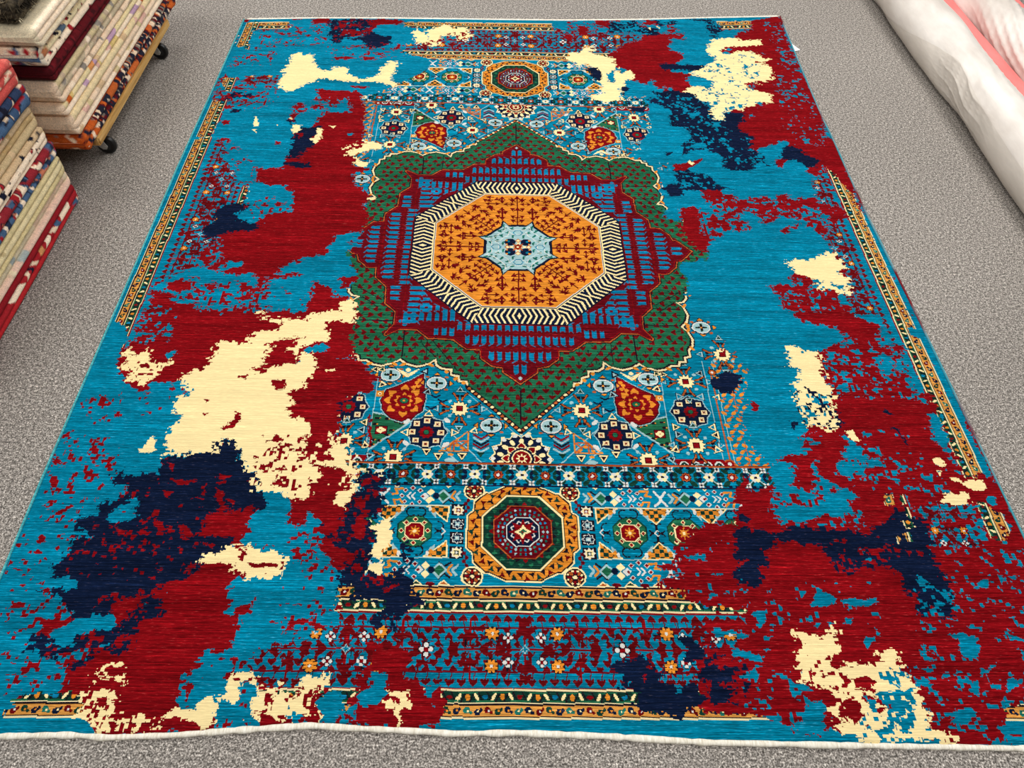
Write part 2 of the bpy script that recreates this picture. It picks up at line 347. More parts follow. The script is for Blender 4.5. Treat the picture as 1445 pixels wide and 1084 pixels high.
("n","-1103,763 -1063,765 -1064,740 -1097,739"),
("n","439,1559 572,1584 581,1518 655,1523 655,1457 613,1446 561,1484 430,1459"),
("n","655,1590 756,1605 752,1571 665,1540"),
("n","774,1615 917,1624 953,1542 929,1458 888,1456 887,1521 889,1605"),
("n","622,1201 685,1212 714,1199 829,1198 807,1160 752,1150 678,1167 630,1150"),
("n","564,979 690,986 753,969 747,929 788,872 780,783 823,785 839,837 926,841 875,726 915,680 898,598 925,565 893,541 881,452 847,445 765,469 771,535 731,579 676,576 632,551 634,609 674,645 671,717 611,738 618,838 587,875 539,898 543,925 588,940"),
("n","583,439 654,437 698,423 744,351 753,331 586,325"),
("n","1022,603 1065,582 1078,606 1108,561 1147,529 1115,484 1077,493 1054,536 997,523"),
("n","449,855 520,859 509,820 460,830"),
("n","436,1020 478,1002 453,973 441,919"),
("n","561,548 585,549 562,531"),
("n","581,441 635,451 684,407 665,346 599,336 589,299 545,283 519,325 555,356 594,365 587,418"),
("n","563,555 588,559 576,540"),
("n","636,621 650,580 623,530 637,596"),
("n","596,385 720,397 732,362 797,337 644,359 595,322 588,329"),
("n","1029,627 1087,598 1109,538 1125,494 1105,523 1006,526"),
("n","-1010,185 -916,189 -915,156 -942,145 -944,127 -926,100 -867,93 -854,57 -926,46 -975,31 -991,4 -1015,8 -1037,51 -1046,64 -1007,97 -1020,124"),
("n","-1018,-909 -1019,-868 -1001,-888 -980,-898 -939,-880 -910,-880 -920,-845 -831,-818 -782,-821 -797,-785 -759,-765 -739,-798 -718,-841 -704,-877 -674,-880 -671,-924 -638,-944 -631,-977 -659,-984 -714,-991 -740,-978 -768,-1005 -767,-1055 -687,-1060 -704,-1085 -753,-1110 -746,-1139 -1061,-1142 -1052,-1107 -1069,-1059 -1020,-1058 -1059,-1040 -1062,-1015 -1033,-1002 -1031,-976 -997,-956 -971,-949 -985,-922 -1015,-919"),
("n","-1027,-1016 -775,-1013 -770,-1055 -685,-1054 -703,-1096 -757,-1108 -775,-1161 -817,-1175 -833,-1192 -870,-1203 -917,-1214 -912,-1245 -968,-1256 -989,-1266 -1011,-1230 -1031,-1230 -1028,-1209 -1093,-1197 -1049,-1193 -1016,-1172 -1035,-1161 -1076,-1161 -1081,-1134 -1058,-1111 -1066,-1059 -1019,-1058"),
("n","-864,-1224 -831,-1197 -811,-1234 -810,-1254 -853,-1260 -850,-1285 -853,-1310 -851,-1330 -896,-1340 -904,-1315 -942,-1345 -936,-1364 -973,-1364 -968,-1340 -1008,-1345 -1062,-1340 -1065,-1297 -1047,-1292 -1021,-1311 -984,-1321 -970,-1291 -896,-1280 -886,-1265 -869,-1255"),
("n","-420,-881 -317,-872 -346,-903 -351,-930 -339,-970 -350,-983 -371,-1001 -369,-1018 -352,-1031 -360,-1064 -353,-1097 -361,-1121 -366,-1144 -344,-1144 -307,-1148 -294,-1132 -280,-1128 -279,-1096 -294,-1088 -292,-1067 -278,-1055 -268,-1096 -272,-1128 -275,-1147 -259,-1166 -253,-1186 -259,-1201 -227,-1204 -230,-1219 -250,-1227 -260,-1241 -284,-1245 -290,-1263 -295,-1277 -301,-1249 -349,-1264 -350,-1253 -320,-1242 -323,-1212 -388,-1205 -384,-1179 -430,-1179 -425,-1168 -417,-1145 -421,-1113 -412,-1097 -447,-1081 -443,-1006 -435,-980 -426,-954 -413,-940 -412,-908"),
("n","-494,-1017 -479,-1017 -478,-1026 -489,-1026"),
("n","-483,-1041 -456,-1044 -451,-1057 -473,-1061"),
("n","770,-594 775,-625 796,-655 781,-678 769,-625"),
("n","873,-653 887,-691 875,-713 865,-706"),
("n","519,-1028 569,-1021 632,-1033 675,-1014 811,-1019 850,-1036 866,-1018 926,-987 925,-974 953,-955 970,-955 968,-980 1011,-986 1011,-1016 1007,-1058 990,-1104 1002,-1132 999,-1182 889,-1183 896,-1128 868,-1117 809,-1117 767,-1135 753,-1129 763,-1112 735,-1095 723,-1061 679,-1061 618,-1045 618,-1068 585,-1074 581,-1114 551,-1131 564,-1147 537,-1175 523,-1170 497,-1143 513,-1115 540,-1109 506,-1092 517,-1063"),
("n","1020,-639 1038,-662 1030,-665 1015,-654"),
("n","1012,-703 1034,-710 1045,-767 1036,-760 1030,-725"),
("n","583,-522 640,-525 634,-553 594,-598 571,-590 537,-567 540,-551"),
("n","738,-690 759,-693 743,-719 736,-712"),
("n","539,-979 564,-991 556,-1004 535,-998"),
("n","896,-1128 897,-1094 944,-1018 1011,-1017 1007,-1059 998,-1127 1007,-1161 993,-1225 975,-1246 953,-1235 938,-1236 907,-1236 915,-1204 931,-1183 906,-1161"),
("n","403,-1353 457,-1352 448,-1371 414,-1399 453,-1399 418,-1430 391,-1426"),
("n","519,-1020 555,-1015 538,-1103 511,-1104 507,-1083 520,-1075"),
("n","503,-1124 534,-1120 526,-1159 511,-1159 496,-1144"),
("n","345,-1290 374,-1290 375,-1304 398,-1315 391,-1336 361,-1346 352,-1336 360,-1311"),
("n","185,-1354 203,-1347 235,-1344 240,-1330 258,-1330 269,-1350 279,-1357 295,-1367 292,-1391 316,-1394 368,-1394 365,-1410 385,-1417 359,-1430 356,-1446 332,-1449 323,-1462 300,-1462 288,-1450 268,-1446 245,-1443 225,-1434 241,-1417 222,-1404 198,-1398 213,-1388 218,-1374 191,-1368"),
("n","411,-1304 432,-1307 427,-1318 409,-1318"),
("n","384,-1360 414,-1350 416,-1377 394,-1384 378,-1374"),
("n","434,-1356 451,-1360 448,-1373 438,-1373"),
("n","404,-1423 418,-1423 416,-1433"),
("n","430,-1433 451,-1433 446,-1439"),
("n","-351,-1255 -319,-1255 -317,-1269 -330,-1280 -338,-1269"),
("n","-304,-1258 -286,-1258 -287,-1283 -295,-1280"),
("r","-773,-1005 -740,-978 -708,-991 -661,-971 -666,-1003 -657,-1047 -687,-1063 -755,-1055 -772,-1055"),
("r","-767,-885 -731,-887 -745,-905 -763,-902"),
("r","-882,-897 -840,-899 -805,-909 -859,-915"),
("r","-890,-931 -866,-934 -872,-954 -882,-947"),
("r","-891,-1006 -849,-1037 -869,-1047"),
("r","-828,-1031 -807,-1027 -783,-1055 -804,-1062"),
("r","-765,-919 -737,-939 -734,-978 -754,-965"),
("r","-734,-952 -704,-958 -711,-978"),
("r","-956,-1051 -941,-1054 -941,-1063"),
("r","-903,-852 -884,-855 -883,-879"),
("r","-951,-1276 -938,-1286 -934,-1340 -944,-1340 -946,-1306"),
("r","-998,-1335 -949,-1325 -942,-1345 -978,-1350"),
("r","-875,-1080 -854,-1080 -861,-1091"),
("r","-933,-1081 -917,-1081 -919,-1089"),
("r","-863,-1156 -842,-1159 -845,-1167"),
("r","-988,-1022 -966,-1040 -943,-1046 -956,-1058"),
("r","-761,-1073 -728,-1078 -736,-1087"),
("r","-958,-1209 -945,-1219 -952,-1230"),
("r","-406,-997 -383,-992 -378,-1039 -390,-1064 -411,-1048"),
("r","-452,-1102 -447,-1081 -422,-1081 -412,-1101 -420,-1121 -446,-1118"),
("r","-482,-1074 -453,-1065 -443,-1089 -459,-1106 -483,-1090"),
("r","-408,-944 -396,-949 -386,-966 -396,-980 -417,-971"),
("r","-477,-1032 -456,-1023 -453,-1044 -475,-1049"),
("r","-333,-1144 -326,-1148 -331,-1163 -339,-1156"),
("r","-326,-1182 -298,-1174 -291,-1167 -290,-1178 -314,-1190"),
("r","-367,-1167 -356,-1171 -362,-1181"),
("r","-410,-894 -379,-889 -381,-903 -400,-913"),
("r","-376,-921 -359,-926 -354,-939 -365,-944"),
("r","-417,-1089 -401,-1097 -401,-1125 -413,-1121"),
("r","-441,-1044 -431,-1036 -419,-1044"),
("r","-384,-880 -356,-884 -362,-903"),
("r","252,-1378 262,-1381 254,-1391"),
("r","422,-1346 446,-1346 429,-1363 423,-1360"),
("r","391,-1336 413,-1332 410,-1350 396,-1350"),
("r","936,-1073 946,-1076 939,-1088"),
("r","958,-1073 974,-1073 970,-1093"),
("r","872,-1036 883,-1036 874,-1048"),
("r","881,-1094 892,-1091 884,-1100"),
("t","-1011,-1001 -998,-988 -941,-952 -935,-974 -948,-988 -925,-1007 -975,-1026 -1001,-1014"),
("t","-1008,-922 -980,-919 -977,-949 -994,-949"),
("t","778,771 814,773 800,735 771,734"),
("t","668,610 727,636 719,589 665,587"),
("t","694,823 740,844 727,806 694,779"),
("t","802,593 829,594 816,560"),
("t","811,-1112 820,-1100 847,-1097 851,-1111 843,-1120 838,-1109 823,-1107"),
("t","823,-1072 830,-1074 821,-1086"),
("t","941,-1138 958,-1149 960,-1160 938,-1160"),
("t","-984,-1266 -951,-1261 -951,-1245 -909,-1255 -897,-1275 -965,-1291"),
("t","-1043,-1166 -1018,-1166 -1011,-1188 -1032,-1199"),
("t","945,-1215 954,-1220 941,-1241 948,-1251 933,-1249"),
("t","936,-1153 952,-1166 936,-1167"),
("t","253,-1374 267,-1371 259,-1381"),
("t","321,-1404 335,-1404 337,-1414 323,-1414"),
("r","-784,1478 -743,1464 -755,1431 -779,1437"),
("r","-760,1415 -722,1417 -680,1396 -710,1386 -761,1359"),
("r","-698,1411 -681,1404 -686,1380"),
("r","-826,615 -800,617 -806,576"),
("r","-770,434 -757,435 -761,419"),
("c","-952,977 -952,1059 -946,1145 -945,1181 -913,1213 -887,1192 -859,1201 -851,1151 -821,1102 -802,1068 -773,1070 -734,1107 -696,1095 -690,1047 -650,1021 -607,1017 -553,1054 -564,1096 -533,1155 -511,1163 -487,1143 -498,1100 -495,1058 -520,1015 -480,976 -493,956 -546,993 -618,989 -690,992 -763,1001 -801,1013 -810,978 -863,955 -865,929 -909,893 -926,912 -960,943"),
("c","-1000,659 -995,683 -1002,719 -990,708 -985,684 -970,661 -985,651"),
("c","-997,630 -981,631 -976,608"),
("c","-873,713 -864,720 -858,702"),
("c","-852,667 -822,668 -817,639 -832,609 -849,632"),
("c","-753,654 -740,654 -728,580 -750,550 -771,578 -750,590"),
("c","-715,667 -689,672 -696,651"),
("c","-915,666 -907,666 -908,658"),
("c","-606,523 -565,537 -566,581 -536,570 -500,548 -498,524 -540,522 -584,500 -596,483 -628,480"),
("c","-585,445 -543,447 -540,420 -560,415 -580,430"),
("c","-520,241 -491,235 -503,227 -519,230"),
("c","-450,1427 -431,1439 -397,1390 -383,1423 -362,1457 -316,1492 -284,1494 -275,1454 -220,1474 -186,1388 -208,1363 -247,1352 -264,1391 -326,1387 -330,1316 -367,1291 -385,1328 -422,1311 -433,1349"),
("c","228,1267 282,1278 326,1349 347,1312 330,1288 374,1260 433,1234 426,1153 445,1111 485,1142 505,1114 501,1072 462,1056 450,1014 433,986 432,906 373,890 309,899 312,939 357,955 349,1036 362,1106 320,1147 307,1190 267,1144 262,1202 225,1222"),
("c","861,1343 883,1423 935,1443 993,1454 1023,1440 1087,1436 1121,1446 1111,1398 1036,1385 970,1373 917,1347 925,1301 987,1335 1051,1339 1089,1296 1124,1275 1076,1235 1109,1207 1090,1091 1014,1086 1061,992 1050,912 1009,923 934,880 922,854 881,864 832,836 824,792 787,784 784,846 803,873 780,911 741,935 746,969 697,986 717,1022 781,1046 816,993 823,1076 749,1128 784,1159 830,1205 888,1268 853,1297"),
("c","641,518 662,486 648,480"),
("c","610,1520 623,1529 619,1496"),
("c","653,1539 666,1543 662,1515"),
("c","881,-44 909,-26 953,-42 985,-12 1019,-5 1040,14 1063,9 1054,-21 1079,-20 1081,-66 1046,-79 1040,-101 1065,-123 1057,-177 1021,-195 1012,-173 967,-169 937,-165 963,-126 942,-115 913,-105 895,-83"),
("c","787,-445 800,-416 831,-411 838,-439 860,-438 885,-451 882,-488 877,-533 889,-568 881,-619 786,-621 789,-579 778,-570 800,-535 819,-517 777,-486 835,-480 846,-462 812,-458 788,-468"),
("c","642,518 652,496 650,481 642,488"),
("c","-1125,-549 -1115,-519 -1126,-484 -1112,-466 -1084,-492 -1058,-469 -1045,-513 -1015,-525 -980,-511 -978,-520 -1007,-533 -1004,-567 -1018,-584 -1044,-606 -1063,-585 -1094,-599 -1087,-569 -1092,-552"),
("c","-782,-312 -760,-316 -770,-341 -720,-344 -636,-347 -632,-327 -572,-306 -541,-300 -490,-289 -495,-357 -536,-339 -572,-355 -555,-425 -574,-439 -627,-445 -641,-481 -664,-464 -632,-417 -692,-423 -729,-443 -705,-465 -723,-474 -721,-518 -757,-536 -727,-553 -675,-517 -590,-511 -586,-537 -596,-592 -643,-622 -617,-658 -629,-666 -617,-698 -590,-705 -568,-728 -552,-750 -568,-766 -573,-810 -557,-832 -510,-867 -517,-895 -540,-902 -524,-929 -538,-949 -573,-950 -605,-933 -669,-931 -675,-876 -704,-877 -722,-820 -745,-798 -770,-769 -797,-785 -782,-821 -831,-818 -922,-838 -898,-816 -915,-798 -936,-787 -918,-742 -905,-695 -938,-688 -932,-640 -910,-628 -926,-591 -943,-574 -913,-540 -894,-539 -880,-517 -874,-487 -873,-432 -768,-448 -792,-430 -778,-402 -705,-387 -702,-368 -769,-345"),
("c","-469,-942 -455,-938 -451,-968 -459,-971"),
("c","-995,-810 -979,-803 -964,-773 -948,-787 -945,-816 -967,-824"),
("c","-608,-480 -594,-480 -597,-506"),
("c","-546,-264 -509,-252 -494,-279 -505,-290 -513,-316 -490,-342 -534,-354"),
("c","-598,-721 -574,-715 -552,-746 -562,-761 -567,-781 -561,-815 -581,-820"),
("c","-578,-835 -560,-825 -553,-839 -532,-848 -508,-876 -520,-900 -541,-918 -524,-927 -536,-950 -559,-950"),
("c","-517,-839 -485,-838 -502,-804 -492,-790 -503,-745 -495,-740 -490,-775 -472,-789 -449,-804 -442,-833 -434,-861 -403,-856 -397,-875 -425,-870 -418,-925 -427,-948 -442,-979 -465,-957 -467,-940 -450,-921 -428,-912 -436,-880 -474,-862 -503,-853"),
("c","-637,-490 -613,-472 -600,-472 -585,-507 -601,-548 -606,-570 -596,-601 -618,-601"),
("c","-550,-538 -524,-529 -523,-540 -545,-542"),
("c","-758,-1125 -760,-1099 -722,-1102 -705,-1084 -658,-1083 -654,-1078 -624,-1095 -583,-1088 -574,-1106 -556,-1106 -560,-1123 -557,-1154 -601,-1157 -635,-1168 -650,-1146 -675,-1146 -669,-1127 -707,-1121"),
("c","-930,-1373 -906,-1368 -896,-1356 -854,-1354 -840,-1382 -836,-1396 -852,-1405 -844,-1459 -756,-1463 -748,-1493 -873,-1493 -890,-1472 -932,-1468 -914,-1455 -925,-1410 -897,-1410 -864,-1410 -901,-1396 -889,-1377"),
("c","-746,-1465 -720,-1445 -677,-1449 -682,-1432 -647,-1420 -635,-1471 -660,-1482 -682,-1467 -715,-1463"),
("c","-633,-1381 -612,-1367 -587,-1371 -565,-1385 -567,-1399 -597,-1390 -598,-1431 -616,-1436 -642,-1422 -624,-1418"),
("c","-577,-1399 -542,-1408 -519,-1404 -507,-1390 -526,-1417 -488,-1417 -470,-1385 -426,-1380 -422,-1408 -442,-1412 -448,-1435 -416,-1449 -429,-1466 -459,-1453 -485,-1440 -491,-1458 -483,-1475 -534,-1471 -568,-1462 -569,-1436 -563,-1422"),
("c","-521,-1388 -507,-1391 -512,-1401 -519,-1401"),
("c","-517,-1407 -488,-1420 -508,-1424 -489,-1455 -499,-1471 -506,-1471"),
("c","-480,-1394 -472,-1381 -455,-1401 -438,-1401 -444,-1387 -427,-1384 -423,-1371 -415,-1374 -425,-1401 -430,-1414 -447,-1433 -451,-1446 -415,-1447 -424,-1470 -433,-1455 -455,-1461 -483,-1452 -490,-1433 -476,-1417"),
("c","-293,-1405 -276,-1410 -256,-1410 -246,-1403 -245,-1419 -240,-1435 -239,-1448 -257,-1442 -258,-1461 -256,-1470 -253,-1482 -265,-1482 -261,-1467 -271,-1461 -273,-1445 -293,-1445 -294,-1429 -275,-1426 -270,-1435 -257,-1432 -261,-1423 -289,-1419"),
("c","-368,-1031 -347,-1009 -329,-996 -319,-1000 -316,-1051 -325,-1076 -331,-1096 -335,-1124 -344,-1109 -361,-1089 -353,-1060 -356,-1035"),
("c","-343,-1120 -325,-1120 -336,-1148 -366,-1140 -364,-1129"),
("c","788,-438 881,-436 887,-461 878,-520 886,-560 888,-599 871,-661 865,-706 840,-732 828,-706 778,-711 784,-663 767,-633 775,-602 778,-562 799,-530 813,-496 785,-480"),
("c","885,-720 911,-716 911,-734 923,-755 894,-752"),
("c","1094,-808 1117,-801 1130,-815 1117,-835 1097,-826"),
("c","1095,-846 1108,-842 1095,-863"),
("c","1118,-862 1146,-865 1147,-878 1203,-871 1207,-897 1166,-904 1149,-888 1131,-875"),
("c","1077,-928 1101,-902 1116,-915 1153,-908 1146,-940 1119,-953 1100,-941 1072,-941"),
("c","604,-1264 615,-1261 616,-1276 636,-1276 658,-1288 671,-1278 693,-1271 694,-1255 703,-1253 707,-1273 695,-1298 700,-1318 682,-1327 672,-1347 673,-1361 715,-1351 739,-1351 749,-1337 754,-1351 782,-1341 786,-1327 821,-1312 831,-1309 826,-1341 834,-1360 840,-1388 853,-1393 841,-1411 854,-1429 853,-1460 837,-1464 848,-1486 868,-1482 898,-1490 892,-1507 864,-1507 839,-1499 821,-1511 790,-1507 745,-1503 719,-1512 693,-1507 672,-1499 647,-1491 636,-1478 661,-1473 648,-1452 644,-1434 683,-1429 676,-1421 651,-1407 645,-1393 609,-1384 595,-1403 586,-1398 591,-1380 603,-1370 611,-1356 592,-1356 597,-1323 618,-1318 613,-1308 626,-1298 609,-1284"),
("r","-795,-740 -763,-716 -764,-685 -740,-708 -758,-739 -781,-747"),
("r","-790,-567 -759,-558 -762,-575"),
("r","-690,-577 -651,-576 -646,-606 -677,-610"),
("r","-856,-694 -838,-690 -847,-702"),
("r","-861,-647 -842,-646 -852,-659"),
("r","-639,-782 -625,-789 -627,-811"),
("r","-620,-882 -614,-882 -622,-903"),
("r","-641,-1124 -571,-1123 -574,-1134 -637,-1132"),
("r","-668,-1084 -656,-1089 -651,-1115 -665,-1112"),
("r","-886,-1428 -865,-1423 -861,-1450 -880,-1446"),
("r","-547,-1453 -502,-1471 -499,-1486 -536,-1486"),
("r","-449,-1458 -426,-1457 -427,-1479"),
("r","-886,-1387 -867,-1387 -870,-1391"),
("r","-538,-1427 -525,-1422 -526,-1440"),
("r","-876,-1472 -863,-1472 -863,-1485"),
("r","-817,-1472 -798,-1476 -799,-1487"),
("r","-853,-1472 -825,-1476 -835,-1487"),
("t","392,1108 426,1153 415,1039 387,1052"),
("t","727,1085 783,1109 831,1076 826,1048 726,1029"),
("t","917,1347 933,1348 928,1316 916,1316"),
("n","304,1146 351,1163 368,1093 357,1050 322,1076"),
("r","973,1070 1011,1072 1047,1033 1061,992 992,1016 972,1029"),
("r","1049,1255 1085,1243 1046,1240"),
("r","721,-1379 747,-1374 759,-1384 747,-1407 729,-1402 710,-1402"),
("r","691,-1416 716,-1429 707,-1443 722,-1456 699,-1469 674,-1460 678,-1478 661,-1456 672,-1434"),
("r","676,-1342 697,-1346 693,-1361 674,-1358"),
("r","746,-1440 765,-1440 761,-1451 739,-1447"),
("t","724,-1402 752,-1420 765,-1425 832,-1424 810,-1447 793,-1456 809,-1477 791,-1490 776,-1464 786,-1447 769,-1443 754,-1429 730,-1429"),
("t","788,-1384 807,-1397 814,-1406 809,-1393"),
("t","719,-1482 767,-1477 772,-1490 738,-1495"),
("t","799,-1355 811,-1358 804,-1362"),
("t","708,-1473 725,-1478 713,-1486"),
("t","825,-601 850,-600 838,-624 825,-624"),
("t","789,-670 808,-666 798,-681"),
("t","863,-623 875,-623 863,-646"),
("r","-460,-1414 -443,-1415 -449,-1420"),
("r","-462,-1442 -452,-1441 -454,-1450"),
("t","-388,1383 -377,1384 -378,1344"),
]
FLECKS = [
("r",0.22,"-1238,1016 -966,1017 -937,784 -1113,750 -1204,845"),
("r",0.2,"-1153,1437 -829,1458 -824,1270 -1082,1240"),
("r",0.2,"-804,1287 -500,1290 -564,1168 -785,1154"),
("r",0.2,"-1170,1161 -1018,1214 -1025,1097 -1180,1074"),
("t",0.3,"-889,862 -675,874 -653,761 -867,738"),
("r",0.2,"-1125,572 -1058,564 -906,355 -914,270 -1064,264 -1125,387"),
("t",0.15,"-816,1476 -654,1511 -641,1390 -791,1303"),
("r",0.3,"-818,1492 -654,1511 -639,1375 -791,1303"),
("t",0.13,"1159,1623 1262,1596 1248,870 1182,622 1057,663 1096,1049 1180,1347"),
("t",0.16,"562,966 750,949 778,771 910,656 881,452 765,469 632,597 614,813"),
("t",0.16,"786,1174 1051,1339 1066,1190 927,880 813,848 765,950"),
("t",0.3,"602,440 771,426 767,338 586,331"),
("t",0.3,"440,1575 774,1615 752,1463 428,1443"),
("t",0.3,"774,1615 965,1610 938,1459 771,1481"),
("n",0.2,"904,564 995,545 980,478 881,452"),
("r",0.25,"1090,463 1167,481 1192,258 1127,152 1070,188 1082,363"),
("t",0.25,"655,318 1150,230 1053,124 617,84"),
("t",0.2,"919,-375 1171,-388 1127,-601 871,-606"),
("r",0.2,"1104,-437 1212,-396 1217,-599 1106,-601"),
("t",0.2,"848,-118 1046,-134 1025,-262 828,-268"),
("t",0.25,"-1034,-53 -964,10 -922,-172 -998,-174"),
("t",0.25,"-969,-288 -777,-191 -639,-301 -937,-331"),
("r",0.25,"-1137,-178 -998,-174 -950,-280 -1115,-255"),
("r",0.25,"-994,-189 -778,-183 -644,-271 -946,-295"),
("r",0.25,"-935,193 -835,235 -775,170 -911,109"),
("r",0.25,"-835,235 -789,246 -792,198 -826,187"),
("t",0.28,"-1127,-285 -1036,-312 -1002,-438 -1108,-455"),
("r",0.2,"-1118,-421 -1007,-418 -1011,-479 -1110,-495"),
("r",0.14,"-1199,-654 -1043,-610 -920,-591 -934,-680 -1130,-731"),
("r",0.14,"-1209,-747 -1141,-768 -1038,-789 -1026,-902 -1088,-1021 -1170,-1010"),
("r",0.14,"-1213,-1042 -1098,-944 -1038,-1118 -1182,-1134"),
("r",0.3,"-1199,-792 -1144,-776 -1131,-848 -1162,-877"),
("r",0.3,"-1124,-819 -1057,-804 -1047,-854 -1088,-855"),
("r",0.09,"-979,-902 -676,-897 -782,-992 -748,-1130 -953,-1132 -1016,-1070"),
("r",0.1,"-946,-541 -719,-527 -617,-658 -542,-922 -665,-924 -721,-827 -805,-800 -910,-816"),
("r",0.25,"-697,-768 -574,-766 -523,-936 -659,-924"),
("r",0.25,"-1124,-493 -1025,-490 -1005,-584 -1091,-578"),
("t",0.3,"-1022,-593 -924,-574 -922,-632 -1013,-626"),
("r",0.15,"-573,-1015 -471,-1014 -454,-1127 -542,-1128"),
("r",0.15,"-687,-1060 -588,-1053 -583,-1084 -666,-1085"),
("r",0.17,"-1196,-1140 -1098,-1156 -1001,-1246 -996,-1286 -1039,-1401 -1088,-1429 -1184,-1195"),
("r",0.17,"-1060,-1345 -966,-1345 -954,-1419 -1049,-1410"),
("r",0.17,"-1193,-1043 -1075,-1047 -1067,-1099 -1176,-1151 -1191,-1101"),
("r",0.12,"-1015,-1022 -785,-1038 -766,-1136 -872,-1197 -977,-1182 -1074,-1139"),
("r",0.3,"-959,-1296 -855,-1285 -850,-1334 -964,-1364"),
("r",0.3,"-924,-1192 -827,-1175 -818,-1244 -960,-1235"),
("t",0.15,"-1059,-1287 -952,-1286 -933,-1345 -1056,-1345"),
("r",0.05,"-645,-1168 -459,-1155 -440,-1282 -621,-1279"),
("r",0.22,"-522,-1226 -451,-1204 -440,-1282 -531,-1283"),
("r",0.12,"-709,-1324 -573,-1323 -631,-1390 -701,-1445 -721,-1386"),
("r",0.33,"-920,-1410 -756,-1463 -752,-1493 -873,-1493"),
("r",0.33,"-637,-1381 -427,-1389 -433,-1471 -564,-1462"),
("r",0.33,"-939,-1354 -844,-1354 -829,-1463 -903,-1472"),
("r",0.33,"-637,-1462 -562,-1471 -523,-1484 -637,-1484"),
("r",0.1,"-542,-1234 -422,-1226 -429,-1281 -529,-1306"),
("r",0.16,"-499,-1471 -454,-1467 -357,-1458 -355,-1480 -498,-1480"),
("r",0.16,"-421,-1407 -360,-1407 -357,-1458 -384,-1458"),
("r",0.14,"-532,-1041 -468,-1040 -416,-1153 -450,-1168 -517,-1153"),
("r",0.14,"-419,-890 -316,-879 -339,-970 -374,-1005 -358,-1152 -285,-1151 -289,-1190 -383,-1183 -415,-1073"),
("c",0.1,"-371,-1031 -313,-1000 -315,-1063 -331,-1128"),
("r",0.2,"298,-1347 376,-1343 369,-1390 299,-1391"),
("n",0.25,"377,-1336 483,-1349 464,-1443 360,-1443"),
("t",0.06,"397,-1189 515,-1188 503,-1249 390,-1234"),
("t",0.06,"430,-1257 500,-1263 484,-1342"),
("t",0.05,"377,-1056 514,-1029 508,-1221 367,-1199"),
("t",0.22,"849,-806 992,-803 1082,-815 1145,-869 1079,-922 911,-911 884,-886 819,-913"),
("t",0.22,"1073,-431 1184,-529 1163,-625 1098,-595 1044,-524"),
("t",0.22,"639,-953 857,-975 844,-1018 647,-1014"),
("r",0.3,"736,-737 893,-734 896,-886 796,-913 699,-888"),
("r",0.3,"648,-915 784,-913 748,-964 639,-953"),
("t",0.07,"885,-720 1124,-716 1093,-802 908,-805"),
("t",0.3,"994,-936 1173,-946 1144,-1044 1007,-1058"),
("t",0.3,"1009,-1022 1140,-1027 1097,-1080 999,-1081"),
("r",0.2,"748,-1049 850,-1036 915,-1071 898,-1122 764,-1107"),
("t",0.12,"1040,-1057 1242,-1055 1191,-1171 1008,-1173"),
("n",0.2,"1168,-971 1203,-983 1185,-1026 1153,-1008"),
("n",0.2,"778,-562 895,-599 877,-705 779,-707"),
("t",0.2,"785,-586 888,-599 861,-698 781,-700"),
("t",0.1,"488,-1160 832,-1162 825,-1252 701,-1258 596,-1254 463,-1294"),
("t",0.14,"874,-1257 1161,-1239 1043,-1507 856,-1477 854,-1388"),
("t",0.14,"463,-1343 605,-1361 641,-1478 555,-1487 435,-1444"),
("t",0.1,"1031,-1052 1244,-1050 1156,-1250 984,-1251"),
("t",0.15,"929,-1156 1018,-1160 978,-1251 900,-1241"),
("c",0.25,"792,-1416 840,-1415 828,-1477 773,-1486"),
("t",0.25,"781,-1360 839,-1360 839,-1460 791,-1503 671,-1503 709,-1469"),
("r",0.2,"595,-1323 744,-1351 734,-1416 653,-1434 588,-1389"),
("r",0.2,"854,-1469 898,-1490 890,-1511 842,-1503"),
("n",0.3,"408,-1324 465,-1333 441,-1435 389,-1435"),
("c",0.3,"-652,521 -562,590 -549,478 -628,474"),
("c",0.15,"-456,1450 -338,1458 -330,1301 -436,1294"),
("r",0.25,"-622,1314 -468,1308 -459,1188 -637,1178"),
("r",0.25,"-274,1430 -163,1437 -174,1250 -463,1247"),
("r",0.2,"244,1579 442,1593 424,1395 234,1383"),
("c",0.15,"-604,-685 -510,-805 -501,-871 -538,-936 -561,-936"),
("c",0.15,"-519,-745 -438,-794 -397,-870 -439,-979 -470,-944"),
]

def pts_of(s):
    return np.array([[float(q) for q in p.split(',')] for p in s.split()])/1000.0

# ------------------------------------------------------------------ knot raster
KN = .0021
U0, V0 = -1.26, -1.56
NX, NY = int(2.56/KN), int(3.28/KN)
Xc = (U0+(np.arange(NX)+.5)*KN).astype(np.float32)
Yc = (V0+(np.arange(NY)+.5)*KN).astype(np.float32)
T, R, NV, C, G, O, A, K, B, W, M, GD, O2, R2, C2, TG, GB = range(17)
PAL = {T: (0, 120, 152), R: (126, 9, 17), NV: (12, 24, 50), C: (238, 217, 160), G: (30, 98, 68), O: (214, 132, 42), A: (150, 184, 188),
       K: (26, 18, 28), B: (6, 116, 158), W: (206, 206, 200), M: (98, 8, 20), GD: (16, 54, 44), O2: (176, 86, 38), R2: (98, 8, 14), C2: (220, 202, 156), TG: (26, 104, 92), GB: (206, 142, 66)}

